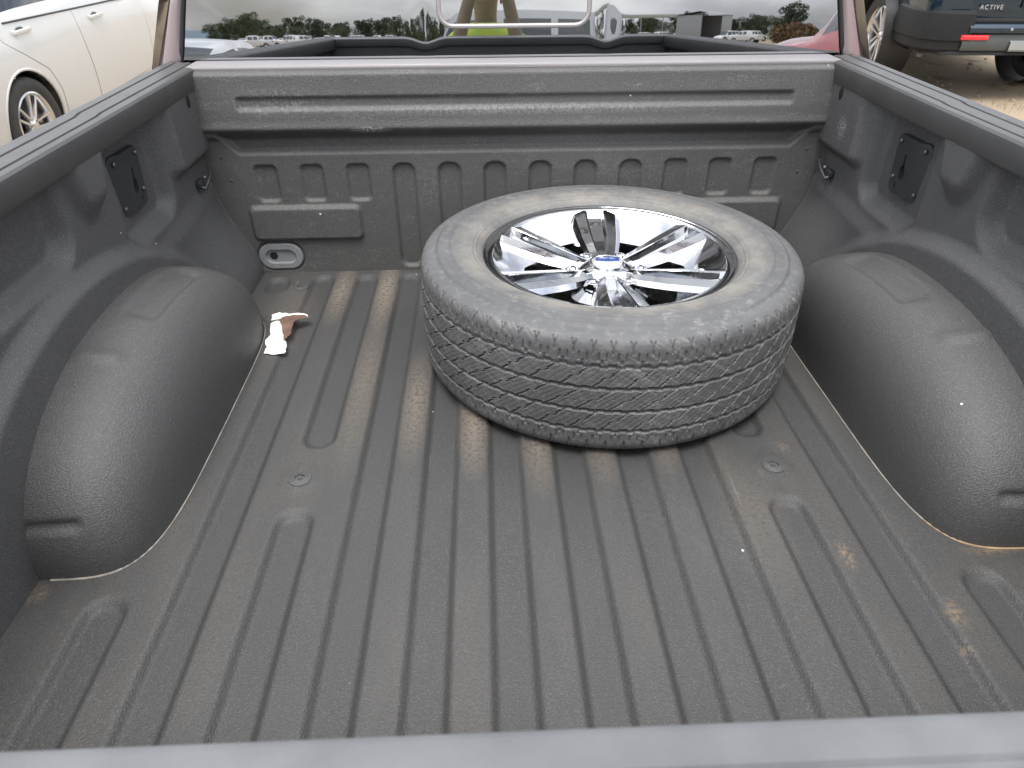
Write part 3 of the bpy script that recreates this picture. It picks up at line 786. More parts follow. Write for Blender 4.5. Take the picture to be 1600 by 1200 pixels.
for s in (-1, 1):
    for y in (1.03, 4.55): wheel(truck, s*.86, y, GZ+.40+(0 if y > 2 else 0)+ (y*math.tan(RAKE)), .40, .27, .262, 6, 'five', ALLOY)

# ------------------------------------------------------------------ spare wheel lying in the bed
SX, SY = .181, 1.264
spare = empty('spare_wheel', matrix=BED @ Matrix.Translation((SX, SY, 0)))
tag(spare, 'worn dusty tyre on six-spoke chrome rim lying flat on the bed floor', 'wheel')
def spare_tyre():
    HW = .1375; nA = 1560
    half = [(.273, .098), (.279, .1125), (.286, .1195), (.295, .1250), (.307, .1297), (.320, .1328), (.333, .1345), (.346, .1350), (.360, .1345), (.371, .1333), (.380, .1318), (.3820, .1290), (.3900, .1284), (.3985, .1262), (.4060, .1220), (.4115, .1160), (.4145, .1080), (.4158, .0990), (.4160, .0880)]
    half = np.array(half)
    # resample the sidewall
    d = np.concatenate([[0], np.cumsum(np.hypot(*np.diff(half, axis=0).T))]); t = np.linspace(0, d[-1], 58)
    r_s = np.interp(t, d, half[:, 0]); z_s = np.interp(t, d, half[:, 1])
    zt = np.linspace(.0880, -.0880, 116)[1:-1]; rt = .4160+.0024*(1-(zt/.088)**2)
    rr = np.concatenate([r_s, rt, r_s[::-1]]); zc = np.concatenate([z_s, zt, -z_s[::-1]])
    a = np.arange(nA)*2*PI/nA
    A, Rr = np.meshgrid(a, rr, indexing='ij'); Zc = np.repeat(zc[None], nA, 0)
    s = A*.418                                # arc length
    dep = np.zeros_like(A)
    C = 2*PI*.418
    def per(x, p, off=0): return np.abs((x/p+off+.5) % 1-.5)*p      # distance to nearest line
    line = lambda dist, w: 1-sstep(w*.45, w, dist)
    # four circumferential grooves, slightly zig-zag
    pB = C/44
    zig = .0010*np.where((s/(pB/2)) % 1 < .5, 1, -1)
    tread = np.abs(Zc) < .112
    for g in (.072, .0250, -.0250, -.072):
        dep = np.maximum(dep, .0085*line(np.abs(Zc-g-zig*(1 if abs(g) > .03 else -1)), .0050))
    mid = (np.abs(Zc) < .058)
    # slanting lateral grooves with a kink per row
    for lo, hi, off, sl in ((.0250, .072, 0., 1.25), (-.0250, .0250, .33, 1.5), (-.072, -.0250, .66, 1.25)):
        row = (Zc > lo) & (Zc < hi); t_ = (Zc-(lo+hi)/2)
        dd = per(s-sl*t_-.004*np.sign(t_)*(np.abs(t_) < .006), pB, off)
        dep = np.maximum(dep, np.where(row, .0055*line(dd, .0027), 0))
        for q in (.25, .5, .75):          # sipes
            d2 = per(s-sl*t_*.9-.0012*np.sin(Zc*1800), pB, off+q)
            okr = row & (np.abs(t_) < .0165)
            dep = np.maximum(dep, np.where(okr & (((Zc*900) % 1) < .62), .0016*line(d2, .0014), 0))
    # shoulders: straight slits, forked notches at the outer edge
    for sg in (1, -1):
        zz_ = Zc*sg; pS = C/74
        row = (zz_ > .066) & (zz_ < .096)
        dep = np.maximum(dep, np.where((zz_ > .096) & (zz_ < .110) & (Rr > .38), .0030*line(per(s, pS), .0022), 0))
        dep = np.maximum(dep, np.where((zz_ > .077) & (zz_ < .085), .0026*line(per(s, pS, .5), .0020), 0))
        dep = np.maximum(dep, np.where((zz_ > .082) & (zz_ < .101), .0026*line(per(s, pS, .30), .0020), 0))
        dep = np.maximum(dep, np.where((zz_ > .082) & (zz_ < .101), .0026*line(per(s, pS, .70), .0020), 0))
        fork = np.maximum(zz_-.108, 0)*.40
        dep = np.maximum(dep, np.where((zz_ > .108) & (zz_ < .121) & (Rr > .38), .0024*line(np.abs(per(s, pS)-fork), .0020), 0))
        # castellated step where tread meets sidewall
        blk = ((s/(pS*.5)) % 1 < .62) & (zz_ > .1235) & (zz_ < .1284) & (Rr > .388)
        dep = np.where(blk, dep-.0018, dep)
    # fine rings and raised lettering-like ribs of the sidewall
    side = (np.abs(Zc) > .120) & (Rr < .380)
    for rg in (.296, .303, .349, .376): dep = np.where(side, dep-.0016*line(np.abs(Rr-rg), .0024), dep)
    nx = np.gradient(zc); nr_ = -np.gradient(rr); ln = np.hypot(nx, nr_); nx, nr_ = -nx/ln, -nr_/ln
    # profile runs top -> bottom, outward normal = (dz, -dr) flipped to point outward
    onr = -np.gradient(zc)/ln; onz = np.gradient(rr)/ln
    Rn = Rr-dep*onr[None]; Zn = Zc-dep*onz[None]
    # the lower sidewall sags a little on the floor
    V = np.stack([Rn*np.cos(A), Rn*np.sin(A), Zn+HW], -1).reshape(-1, 3)
    f = gridfaces(nA, len(rr), True)[:, ::-1]
    o = mesh_from('tyre', V, f, RUBBER, spare, True, 38)
    return o
spare_tyre()
def spare_rim():
    rim = lathe('rim', [(.268, .236), (.2745, .246), (.272, .2505), (.266, .2508), (.2625, .2488), (.2590, .2478), (.2475, .2465), (.2455, .2435), (.2450, .2100), (.236, .170)], CHROME, spare, 160, angle=50)
    rim.scale = (1.045, 1.045, 1)
    lathe('barrel', [(.2385, .205), (.225, .15), (.218, .08), (.235, .045), (.262, .036)], BARREL, rim, 80)
    lathe('back_lip', [(.262, .094), (.2645, .06), (.2655, .030), (.258, .026)], BARREL, rim, 60)
    wf = lambda r: float(np.interp(r, [.04, .062, .09, .15, .2458], [.026, .031, .0395, .0510, .0625]))
    zf = lambda r: .2120+.0350*np.clip((r-.05)/.195, 0, 1)**1.15
    for k in range(6):
        a = R(90+60*k-1); ca, sa = math.cos(a), math.sin(a)
        V = []; rs = [.040, .062, .085, .115, .150, .185, .215, .236, .2458]
        for r in rs:
            w_ = wf(r); z = zf(r); ch = .019*sstep(.070, .085, np.array(r)).item()*(1-.80*sstep(.232, .2458, np.array(r)).item())
            e = 0.0
            P = [(-w_*1.05, -.070), (-w_, -.0150), (-w_*.80, -.0052), (-w_*.40, -.0002), (-w_*.34, -.0012), (-w_*.28, -ch), (w_*.28, -ch), (w_*.34, -.0012), (w_*.40, -.0002), (w_*.80, -.0052), (w_, -.0150), (w_*1.05, -.070)]
            for t, dz in P: V.append((r*ca-t*sa, r*sa+t*ca, z+dz-e))
        f = gridfaces(len(rs), 12)
        mesh_from('spoke', V, f, CHROME, rim, True, 14)
    for k in range(6):      # sloping chrome shelf of each window, window opening towards the hub
        a0 = R(90+60*k+30-1)
        V = []; spec = [(.2460, .2440, 25), (.2400, .2370, 25), (.190, .1970, 22.5), (.183, .192, 21.5), (.181, .168, 21.5)]
        na = 9
        for r, z, hw in spec:
            for q in np.linspace(-hw, hw, na):
                rr_ = r-(.004 if r < .2 else 0)*(1-(q/hw)**2); V.append((rr_*math.cos(a0+R(q)), rr_*math.sin(a0+R(q)), z))
        mesh_from('window_shelf', V, gridfaces(len(spec), na), CHROME, rim, True, 25)
        V = []; spec = [(.056, .204, 40), (.072, .196, 28), (.098, .180, 20), (.114, .172, 18), (.116, .140, 18)]
        for r, z, hw in spec:
            for q in np.linspace(-hw, hw, na): V.append((r*math.cos(a0+R(q)), r*math.sin(a0+R(q)), z))
        mesh_from('hub_shelf', V, gridfaces(len(spec), na)[:, ::-1], CHROME, rim, True, 25)
        c = (.0735*math.cos(a0), .0735*math.sin(a0), .199)
        lathe('lug_pocket', [(.0165, -.006), (.0165, .0085), (.0145, .0095), (.0128, .006), (.0125, -.006)], CHROME, rim, 18, M=Matrix.Translation(c))
        lathe('lug_nut', [(.0001, .0135), (.005, .0130), (.0085, .009), (.0092, -.004)], CHROME, rim, 6, M=Matrix.Translation(c), angle=25)
    lathe('hub', [(.0335, .2240), (.0365, .2225), (.0385, .2175), (.047, .2150), (.060, .206), (.064, .180)], CHROME, rim, 64)
    cap_ = lathe('centre_cap', [(.0001, .2295), (.018, .2290), (.029, .2268), (.0335, .2235)], MIDGL, rim, 48)
    # oval emblem with script letters
    V = [(0, 0, .2322)]; n = 40
    for k in range(n): V.append((.0255*math.cos(2*PI*k/n), .0108*math.sin(2*PI*k/n), .2316))
    for k in range(n): V.append((.0260*math.cos(2*PI*k/n), .0112*math.sin(2*PI*k/n), .2280))
    F = [(0, 1+k, 1+(k+1) % n) for k in range(n)]+[(1+k, 1+n+k, 1+n+(k+1) % n, 1+(k+1) % n) for k in range(n)]
    Mz = Matrix.Rotation(R(-3), 4, 'Z')
    V = [tuple(Mz @ Vector(q)) for q in V]
    em = mesh_from('emblem', V, F, BLUE, cap_, True, 60)
    strokes = [[(-14.5, 4.2), (-16.5, 3.0), (-15.5, 1.6), (-12, 3.6), (-8.5, 4.4), (-6.5, 4.0)], [(-10.5, 3.8), (-12, .5), (-13.5, -3), (-15, -4)], [(-13.5, -.2), (-10, .6), (-8, .2)],
               [(-5, 1.2), (-7.2, .2), (-7.4, -2.2), (-5.4, -2.8), (-3.6, -1.2), (-4, .8), (-5, 1.2), (-2.6, .2)], [(-1.6, 1.2), (-1.8, -.6), (-2.4, -2.8)], [(-2.0, -.2), (-.2, 1.2), (1.4, 1.0)],
               [(7.4, .8), (4.8, 1.2), (3, -.6), (3.6, -2.6), (5.6, -2.4), (7.2, -.2), (9.6, 4.4)], [(9.6, 4.4), (7.8, -.4), (8.2, -2.6), (10.4, -2.2), (13, -.2)]]
    for st in strokes:
        tube('letter_stroke', [tuple(Mz @ Vector((x*.00125, y*.00145, .2321))) for x, y in st], .00075, LETTER, em, 5)
spare_rim()

# ------------------------------------------------------------------ torn scrap of sticker lying by the wheelhouse
PAPERW = simple('paper_white', (.82, .81, .78), .75, var=.04, scale=30)
PAPERB = simple('paper_brown', (.13, .075, .055), .7, var=.35, scale=60)
def paper():
    root = empty('torn_paper_scrap', matrix=BED @ Matrix.Translation((-.605, 1.35, 0)))
    tag(root, 'torn white scrap of paper with brown underside beside the wheelhouse', 'paper scrap')
    def sheet(name, outline, hfun, mat, th=.0006):
        bm = bmesh.new()
        rag = []; pr_ = random.Random(len(outline))
        for (xa, ya), (xb, yb_) in zip(outline, outline[1:]+outline[:1]):
            for q in (0, .33, .66): rag.append((xa+(xb-xa)*q+pr_.uniform(-1, 1)*.0018, ya+(yb_-ya)*q+pr_.uniform(-1, 1)*.0026))
        vs_ = [bm.verts.new((x+.605, y-1.35, 0)) for x, y in rag]; bm.faces.new(vs_)
        bmesh.ops.triangulate(bm, faces=bm.faces[:])
        for _ in range(4): bmesh.ops.subdivide_edges(bm, edges=[e for e in bm.edges if e.calc_length() > .006], cuts=1)
        bmesh.ops.triangulate(bm, faces=bm.faces[:])
        for v in bm.verts: v.co.z = hfun(v.co.x, v.co.y)
        r = bmesh.ops.extrude_face_region(bm, geom=bm.faces[:])
        bmesh.ops.translate(bm, vec=(0, 0, th), verts=[g for g in r['geom'] if isinstance(g, bmesh.types.BMVert)])
        bmesh.ops.recalc_face_normals(bm, faces=bm.faces[:])
        return bm_obj(name, bm, mat, root, 25)
    st = lambda a, b, x: sstep(a, b, np.array(x)).item()
    crease = lambda x, y: .0016*abs(((x*38+y*17) % 1)-.5)+.0014*abs(((y*31-x*21) % 1)-.5)
    sheet('white_sheet', [(-.627, 1.262), (-.600, 1.258), (-.578, 1.264), (-.579, 1.285), (-.588, 1.312), (-.596, 1.340), (-.606, 1.372), (-.612, 1.405), (-.628, 1.412), (-.640, 1.395), (-.634, 1.350), (-.640, 1.318), (-.629, 1.290)],
          lambda x, y: .002+.010*st(-.02, .06, y)+1.7*crease(x, y), PAPERW)
    sheet('folded_strip', [(-.640, 1.396), (-.643, 1.424), (-.628, 1.436), (-.604, 1.428), (-.578, 1.436), (-.557, 1.430), (-.549, 1.416), (-.566, 1.424), (-.588, 1.422), (-.610, 1.416), (-.622, 1.400)],
          lambda x, y: .019-.006*st(.01, .06, x)+crease(x, y), PAPERW)
    sheet('brown_backing', [(-.622, 1.404), (-.606, 1.416), (-.582, 1.422), (-.562, 1.423), (-.548, 1.412), (-.566, 1.402), (-.580, 1.396), (-.582, 1.372), (-.582, 1.342), (-.590, 1.312), (-.602, 1.350), (-.610, 1.378)],
          lambda x, y: .008+.009*st(.0, .05, y)+1.8*crease(x, y), PAPERB)
paper()

# ------------------------------------------------------------------ parked cars
def sedan(name, loc, rz, paint, label, group=None, detail=True):
    t = empty(name, loc, rz); tag(t, label, 'car', group)
    k = [(-2.30, .36, .86, .88, .70, .76, .74, .56), (-2.20, .26, .95, .98, .80, .87, .82, .64), (-1.75, .24, 1.00, 1.06, .86, .91, .85, .64), (-1.05, .22, .98, 1.36, .88, .915, .86, .60), (-.25, .21, .95, 1.44, .88, .915, .87, .60),
         (.35, .21, .92, 1.40, .88, .915, .87, .59), (1.15, .22, .90, .98, .87, .91, .85, .70), (1.7, .23, .84, .88, .84, .90, .82, .64), (2.15, .26, .70, .74, .74, .82, .74, .56), (2.32, .34, .58, .60, .58, .64, .60, .44)]
    ar = ((-1.36, .335, .365), (1.36, .335, .365))
    loft_car('body', k, t, paint, ar, .022 if detail else .12, side_win=((-1.42, -.46), (-.36, .80)), wind=(.36, 1.12), rear=(-1.72, -1.04), tail=(-2.10, .70, .90), head=(1.98, .56, .68), crown=.03)
    for s in (-1, 1):
        for y in (-1.36, 1.36):
            wheel(t, s*.80, y, .325, .325, .205, .222, 5, 'double' if detail else 'five', ALLOY, detail=detail)
            lathe('wheel_liner', [(.362, -.22), (.362, .06)], BLACK, t, 40, 'x', M=Matrix.Translation((s*.80, y, .335)))
    return t
def side_strip(parent, name, pts, w, mat, lift=.0015):
    """thin dark shut line following body points"""
    return tube(name, pts, w, mat, parent, 5)

# the pearl sedan seen over the left rail
SEDX, SEDY, SEDH = -4.21, 6.63, R(-1.2)
sed = sedan('parked_sedan', (SEDX, SEDY, 0), SEDH, WHITEP, 'pearl white sedan parked alongside the cab, door handles showing')
def body_side_x(y, z):
    """half width of the sedan body at y, z (matches the loft keys)"""
    K = np.array([(-2.20, .26, .95, .80, .87, .82), (-1.75, .24, 1.00, .86, .91, .85), (-1.05, .22, .98, .88, .915, .86), (-.25, .21, .95, .88, .915, .87), (.35, .21, .92, .88, .915, .87), (1.15, .22, .90, .87, .91, .85), (1.7, .23, .84, .84, .90, .82)])
    zs_, zb, ws, wm, wb = [np.interp(y, K[:, 0], K[:, c]) for c in range(1, 6)]
    t = (z-zs_)/(zb-zs_)
    return ws*(1-t)**2+2*(1-t)*t*(2*wm-.5*ws-.5*wb)+wb*t*t
SEAMM = simple('shut_line', (.09, .088, .08), .8)
for s in (-1, 1):
    for nm, poly in (('rear_door_seam', [(-1.46, .985), (-1.40, .88), (-1.24, .78), (-1.03, .64), (-.955, .48), (-.95, .30)]), ('centre_door_seam', [(-.40, .945), (-.41, .7), (-.40, .5), (-.39, .30)]), ('front_door_seam', [(.80, .90), (.82, .75), (.78, .5), (.74, .30)]), ('sill_seam', [(-.93, .30), (-.35, .29), (.2, .29), (.74, .30)])):
        pts = []
        for (a, b), (c, d) in zip(poly[:-1], poly[1:]):
            for q in np.linspace(0, 1, 6)[:-1 if (c, d) != poly[-1] else None]: y, z = a+(c-a)*q, b+(d-b)*q; pts.append((s*(float(body_side_x(y, z))-.0005), y, z))
        tube(nm, pts, .0028, SEAMM, sed, 5)
    for wy_ in (-1.36, 1.36):
        al = []
        for q in np.linspace(R(-8), R(188), 50):
            y_, z_ = wy_+.363*math.cos(q), .335+.363*math.sin(q)
            al.append((s*(float(body_side_x(min(y_, 1.7), max(z_, .27)))-.004), y_, z_))
        tube('wheel_arch_lip', al, .011, WHITEP, sed, 8)
    for hy, hz in ((-1.155, .915), (-.09, .86)):
        xs_ = float(body_side_x(hy, hz))
        h = empty_h = box('door_handle', (s*(xs_+.020), hy, hz), (.020, .20, .030), WHITEP, sed, .008, seg=3)
        box('handle_mount', (s*(xs_+.004), hy+.085, hz), (.030, .030, .028), WHITEP, h, .006)
        box('handle_mount', (s*(xs_+.004), hy-.085, hz), (.030, .040, .032), WHITEP, h, .006)
        lathe('handle_cup', [(.0001, .0015), (.042, .0015), (.048, 0)], SEAMM, h, 24, 'x', M=Matrix.Translation((s*(xs_-.0005), hy, hz-.002)) @ Matrix.Diagonal((s, 1.3, .62, 1)))
    m_ = box('wing_mirror', (s*.99, .78, 1.00), (.17, .10, .13), WHITEP, sed, .035, seg=4)
    box('mirror_foot', (s*.89, .80, .945), (.10, .05, .03), BLACK, m_, .008)
    tube('window_trim', [(s*(float(body_side_x(y, np.interp(y, [-1.3, .8], [.985, .905])))+.002), y, np.interp(y, [-1.3, .8], [.985, .905])) for y in np.linspace(-1.3, .85, 20)], .007, BLACK, sed, 6)

# dark teal SUV ahead on the right
def suv(name, loc, rz, paint, label, group=None, detail=True, letters=False):
    t = empty(name, loc, rz); tag(t, label, 'suv', group)
    k = [(-2.36, .52, 1.12, 1.70, .78, .84, .82, .60), (-2.28, .44, 1.13, 1.78, .88, .93, .90, .64), (-1.9, .40, 1.13, 1.82, .92, .955, .92, .66), (-.6, .38, 1.10, 1.86, .92, .96, .93, .67), (.35, .38, 1.08, 1.82, .92, .96, .93, .66),
         (1.05, .38, 1.08, 1.16, .92, .96, .91, .74), (1.7, .40, 1.04, 1.09, .92, .96, .88, .70), (2.2, .46, .92, .96, .86, .92, .82, .62), (2.38, .52, .78, .80, .76, .80, .74, .55)]
    ar = ((-1.42, .42, .47), (1.42, .42, .47))
    loft_car('body', k, t, paint, ar, .025 if detail else .12, side_win=((-2.15, -1.45), (-1.32, -.42), (-.30, .66)), wind=(.36, 1.04), tail=(-2.20, .92, 1.14), head=(2.10, .76, .90), crown=.03, lower=.56)
    for s in (-1, 1):
        for y in (-1.42, 1.42):
            wheel(t, s*.83, y, .41, .41, .265, .268, 6, 'double' if detail else 'five', ALLOY, turn=.35, detail=detail)
            lathe('wheel_liner', [(.466, -.25), (.466, .08)], BLACK, t, 40, 'x', M=Matrix.Translation((s*.83, y, .42)))
        box('wing_mirror', (s*1.03, .72, 1.14), (.20, .12, .16), paint, t, .04, seg=3)
    mesh_from('tailgate_window', [(-.62, -2.375, 1.16), (.62, -2.375, 1.16), (.54, -2.372, 1.60), (-.54, -2.372, 1.60)], [(0, 1, 2, 3)], CARGLASS, t, False)
    if detail:
        # rear bumper: curved shell from wheel arch to wheel arch, black corner, grey middle
        def shell(nm, prof, mat, x0=-.95, x1=.95, n=41, yb=-2.42, wrap=.36):
            V = []
            for x in np.linspace(x0, x1, n):
                y0 = yb+wrap*max(0, (abs(x)-.62)/.33)**2.4
                for a, z in prof: V.append((x*(1+0), y0+a, z))
            return mesh_from(nm, V, gridfaces(n, len(prof)), mat, t, True, 35)
        up = [(.10, .575), (-.02, .585), (-.045, .600), (-.050, .640), (-.03, .668), (.02, .675), (.10, .675)]
        lo = [(.16, .42), (.02, .425), (-.035, .45), (-.045, .50), (-.030, .545), (-.022, .582), (.10, .585)]
        shell('bumper_upper', up, TEAL, -.57, .57); shell('bumper_lower', lo, BUMP_GREY, -.60, .60)
        for s in (-1, 1):
            path = [(.54, -2.424, 0, -1), (.70, -2.418, .05, -1), (.83, -2.375, .45, -.9), (.915, -2.29, .8, -.6), (.958, -2.15, .97, -.2), (.968, -2.0, 1, 0), (.966, -1.86, 1, 0)]
            pr = [(-.10, .43), (-.01, .435), (.020, .45), (.022, .520), (.034, .532), (.034, .66), (.022, .75), (-.03, .775)]
            V = [(s*(px_+nx_*a), py_+ny_*a, z) for px_, py_, nx_, ny_ in path for a, z in pr]
            ff = gridfaces(len(path), len(pr))
            mesh_from('bumper_corner', V, ff if s > 0 else ff[:, ::-1], CLAD, t, True, 35)
            box('reflector', (s*.50, -2.452, .560), (.25, .03, .042), REFL, t, .008)
            box('tow_eye_cap', (s*.80, -2.15, .36), (.05, .05, .05), BOLT, t, .015)
        shell('skid_panel', [(.05, .44), (-.05, .445), (-.062, .46), (-.058, .525), (-.02, .54)], SKID, -.17, .17, 20)
        shell('bumper_lip', [(.20, .40), (-.01, .405), (-.03, .412), (-.02, .44), (.1, .445)], CLAD, -.92, .92, 40)
        tgp = grid('tailgate_panel', np.linspace(-.60, .60, 30), np.linspace(.712, 1.12, 18), lambda u, v: (u, -2.395-.020*np.sin((v-.712)/.408*PI)+.06*(np.abs(u)/.6)**3, v), TEAL, t)
        box('step_recess', (0, -2.375, .692), (1.18, .06, .036), BLACK, t, .006)
        box('bumper_rivet', (-.20, -2.472, .63), (.02, .012, .02), LETTER, t, .004)
        box('number_plate', (.05, -2.425, .86), (.42, .012, .13), BLACK, t, .004)
        if letters:
            cu = bpy.data.curves.new('badge', 'FONT'); cu.body = 'ACTIVE'; cu.size = .052; cu.extrude = .004; cu.align_x = 'LEFT'; cu.space_character = 1.25
            tmp = bpy.data.objects.new('badge_tmp', cu); COL.objects.link(tmp)
            dg = bpy.context.evaluated_depsgraph_get(); me = bpy.data.meshes.new_from_object(tmp.evaluated_get(dg))
            bpy.data.objects.remove(tmp)
            me.materials.clear(); me.materials.append(LETTER)
            b = link(bpy.data.objects.new('badge_letters', me), tgp); b.rotation_euler = (R(88), 0, 0); b.location = (-.52, -2.412, .785)
    return t
SUVX, SUVY, SUVH = 5.0875, 9.1615, -.0671
suv1 = suv('parked_suv', (SUVX, SUVY, .02), SUVH, TEAL, 'dark teal suv with black bumper corner and ACTIVE lettering on its tailgate', letters=True)

# cars standing behind the photographer: they show mirrored in the cab window
suv('parked_suv', (-.15, -10.8, 0), R(90), SILVER, 'silver suv parked crosswise behind the photographer', detail=False)
sedan('parked_sedan', (-3.75, -6.2, 0), R(180), WHITE2, 'white sedan parked behind and left of the open truck bed', detail=False)
def pickup(name, loc, rz, paint, label, group=None, detail=False):
    t = empty(name, loc, rz); tag(t, label, 'pickup truck', group)
    k = [(-2.6, .55, 1.10, 1.12, .86, .92, .90, .80), (-.75, .50, 1.12, 1.14, .90, .95, .93, .82), (-.70, .48, 1.14, 1.66, .90, .95, .93, .66), (-.5, .46, 1.15, 1.80, .90, .95, .93, .64), (.7, .46, 1.15, 1.78, .90, .95, .93, .64),
         (1.35, .46, 1.15, 1.22, .90, .95, .92, .76), (2.0, .48, 1.12, 1.19, .90, .95, .89, .72), (2.5, .52, 1.06, 1.10, .86, .92, .84, .66), (2.62, .56, .96, .98, .78, .84, .78, .60)]
    loft_car('body', k, t, paint, ((-1.55, .40, .45), (1.62, .40, .45)), .12, side_win=((-.45, .15), (.22, 1.0)), wind=(.72, 1.33), head=(2.40, .8, .94), tail=(-2.45, .85, 1.10))
    for s in (-1, 1):
        for y in (-1.55, 1.62): wheel(t, s*.80, y, .39, .39, .25, .23, 6, 'five', ALLOY, detail=detail)
    return t
pickup('parked_pickup', (3.85, -1.55, 0), R(180), REDP, 'red pickup facing backwards beside the right of the truck bed').scale = (1.18,)*3

# photo pixel seen in the cab window -> point on the mirrored ray, s metres past the pane
Cw = cam.matrix_world.translation.copy(); Rm = cam.matrix_world.to_3x3()
nW = (BED.to_3x3() @ Vector((0, -math.cos(R(3.25)), math.sin(R(3.25))))).normalized(); W0 = BED @ Vector((0, 1.80, .55))
def mirrored(px, py, dist):
    d = (Rm @ Vector(((px-800)/1095, -(py-600)/1095, -1))).normalized()
    H = Cw+d*((W0-Cw).dot(nW)/d.dot(nW)); o = d-2*d.dot(nW)*nW
    o2 = Vector((o.x, o.y, 0)).normalized(); return Vector((H.x, H.y, 0))+o2*dist
protoS = sedan('parked_sedan', (0, 0, 0), 0, WHITE2, 'x', detail=False)
protoU = suv('parked_suv', (0, 0, 0), 0, WHITE2, 'x', detail=False)
protoP = pickup('parked_pickup', (0, 0, 0), 0, WHITE2, 'x')
usedp = set()
def far_car(proto, px, dist, rz, label, group):
    if proto.name in usedp: c = copy_tree(proto)
    else: c = proto; usedp.add(proto.name)
    c.location = mirrored(px, 60, dist); c.rotation_euler = (0, 0, rz); c['label'] = label; c['group'] = group; return c
LS, LU, LP = 'white sedan in the far row of cars below the trees', 'white suv in the far row of cars below the trees', 'white pickup in the far row of cars below the trees'
GS, GU, GP = 'distant white sedans', 'distant white suvs', 'distant white pickups'
for i, (px, dist, kind) in enumerate([(395, 120, 2), (420, 132, 2), (452, 135, 1), (470, 128, 2), (498, 140, 0), (515, 150, 2), (470, 190, 1), (500, 195, 0), (525, 175, 2), (548, 200, 0), (440, 170, 0), (410, 175, 1), (378, 150, 0), (565, 170, 1),
                                      (985, 150, 0), (1038, 160, 1), (950, 175, 0), (1012, 185, 1), (1135, 140, 1), (1150, 150, 0), (1165, 130, 2), (1180, 160, 1), (590, 185, 2), (615, 190, 1)]):
    pr, lb, gp = ((protoS, LS, GS), (protoU, LU, GU), (protoP, LP, GP))[kind]
    far_car(pr, px, dist, R(60+37*(i % 3)+180*(i % 2)), lb, gp)

# grey shed with an open end, and a long canopy
def shed():
    p = mirrored(1090, 60, 165); d = (p-Vector((0, 1.8, 0))).normalized(); rz = math.atan2(d.x, -d.y)+R(18)
    t = empty('storage_shed', p, rz); tag(t, 'grey sheet metal shed with one open end far behind', 'shed')
    W_, D_, H_ = 9.5, 7.0, 4.9
    box('side_wall', (-W_/2, -D_/2+.0, H_/2), (.12, D_, H_), SHEDM, t, .02)
    box('side_wall', (W_/2, -D_/2, H_/2), (.12, D_, H_), SHEDM, t, .02)
    box('back_wall', (0, -D_, H_/2), (W_, .12, H_), SHEDM, t, .02)
    box('front_wall', (-W_*.22, 0, H_/2), (W_*.56, .12, H_), SHEDM, t, .02)
    V = [(-W_/2-.3, .4, H_), (0, .4, H_+.7), (W_/2+.3, .4, H_), (-W_/2-.3, -D_-.3, H_), (0, -D_-.3, H_+.7), (W_/2+.3, -D_-.3, H_)]
    mesh_from('roof', V, [(0, 1, 4, 3), (1, 2, 5, 4)], SHEDM, t, False)
shed()
def canopy():
    p = mirrored(1000, 60, 205); d = (p-Vector((0, 1.8, 0))).normalized(); t = empty('parking_canopy', p, math.atan2(d.x, -d.y))
    tag(t, 'long pale green roof on slim posts beside the grey shed', 'canopy')
    box('roof', (0, 0, 5.6), (24, 6, .7), ROOFM, t, .05)
    for x in (-11, -5.5, 0, 5.5, 11):
        box('post', (x, 2.4, 2.6), (.25, .25, 5.3), SHEDM, t, .02)
canopy()

# trees
def tree_proto(name, h, w_, leaf, seed, palm=False):
    rg = np.random.default_rng(seed); t = empty(name)
    pts = [(0, 0, -.2)]
    for k in range(1, 6): pts.append((.10*h*.1*rg.normal(), .10*h*.1*rg.normal(), h*.52*k/5))
    tr = tube('trunk', pts, [h*.028*(1-.13*k) for k in range(6)], BARK, t, 8)
    ends = []
    for k in range(9):
        a = rg.uniform(0, 2*PI); st = Vector(pts[3+k % 3]); en = Vector((w_*.36*math.cos(a), w_*.36*math.sin(a), h*rg.uniform(.5, .85)))
        tube('limb', [st, st.lerp(en, .5)+Vector((0, 0, h*.03)), en], [h*.012, h*.008, h*.003], BARK, tr, 6); ends.append(en)
    V = []; F = []
    cl = ends+[Vector((rg.normal()*w_*.2, rg.normal()*w_*.2, h*rg.uniform(.18, .95))) for _ in range(22)]
    for c in cl:
        rad = w_*rg.uniform(.12, .22)
        for _ in range(95):
            d = rg.normal(size=3); d = d/np.linalg.norm(d)*rad*rg.uniform(.35, 1)**.6; d[2] *= .7
            p = np.array(c)+d; a, b = rg.normal(size=3), rg.normal(size=3); sz = h*.022*rg.uniform(.6, 1.5)
            a = a/np.linalg.norm(a)*sz; b = b-a*(a@b)/(a@a); b = b/np.linalg.norm(b)*sz*.6
            i = len(V); V += [p-a, p+b, p+a, p-b]; F.append((i, i+1, i+2, i+3))
    mesh_from('crown', np.array(V), np.array(F), leaf, t, False)
    return t
tp = [tree_proto('broadleaf_tree', 9, 9, LEAF[0], 1), tree_proto('broadleaf_tree', 8, 10, LEAF[1], 2), tree_proto('broadleaf_tree', 10, 8, LEAF[2], 3)]
tused = [False]*3
def put_tree(px, dist, sc_, i, label, group=None):
    if tused[i]: t = copy_tree(tp[i])
    else: t = tp[i]; tused[i] = True
    t.location = mirrored(px, 60, dist); t.rotation_euler = (0, 0, rng.uniform(0, 6.28)); t.scale = (sc_,)*3; tag(t, label, 'tree', group)
TL = 'leafy tree in the long treeline behind the far cars'; TG = 'treeline behind the far cars'
for i, px in enumerate(np.linspace(330, 1225, 100)):
    put_tree(px+rng.uniform(-8, 8), rng.uniform(205, 260), rng.uniform(.50, .70), i % 3, TL, TG)
put_tree(388, 190, .80, 0, 'tall spreading tree standing above the left end of the treeline')
put_tree(1238, 130, .58, 2, 'dark single tree behind the brown bush')
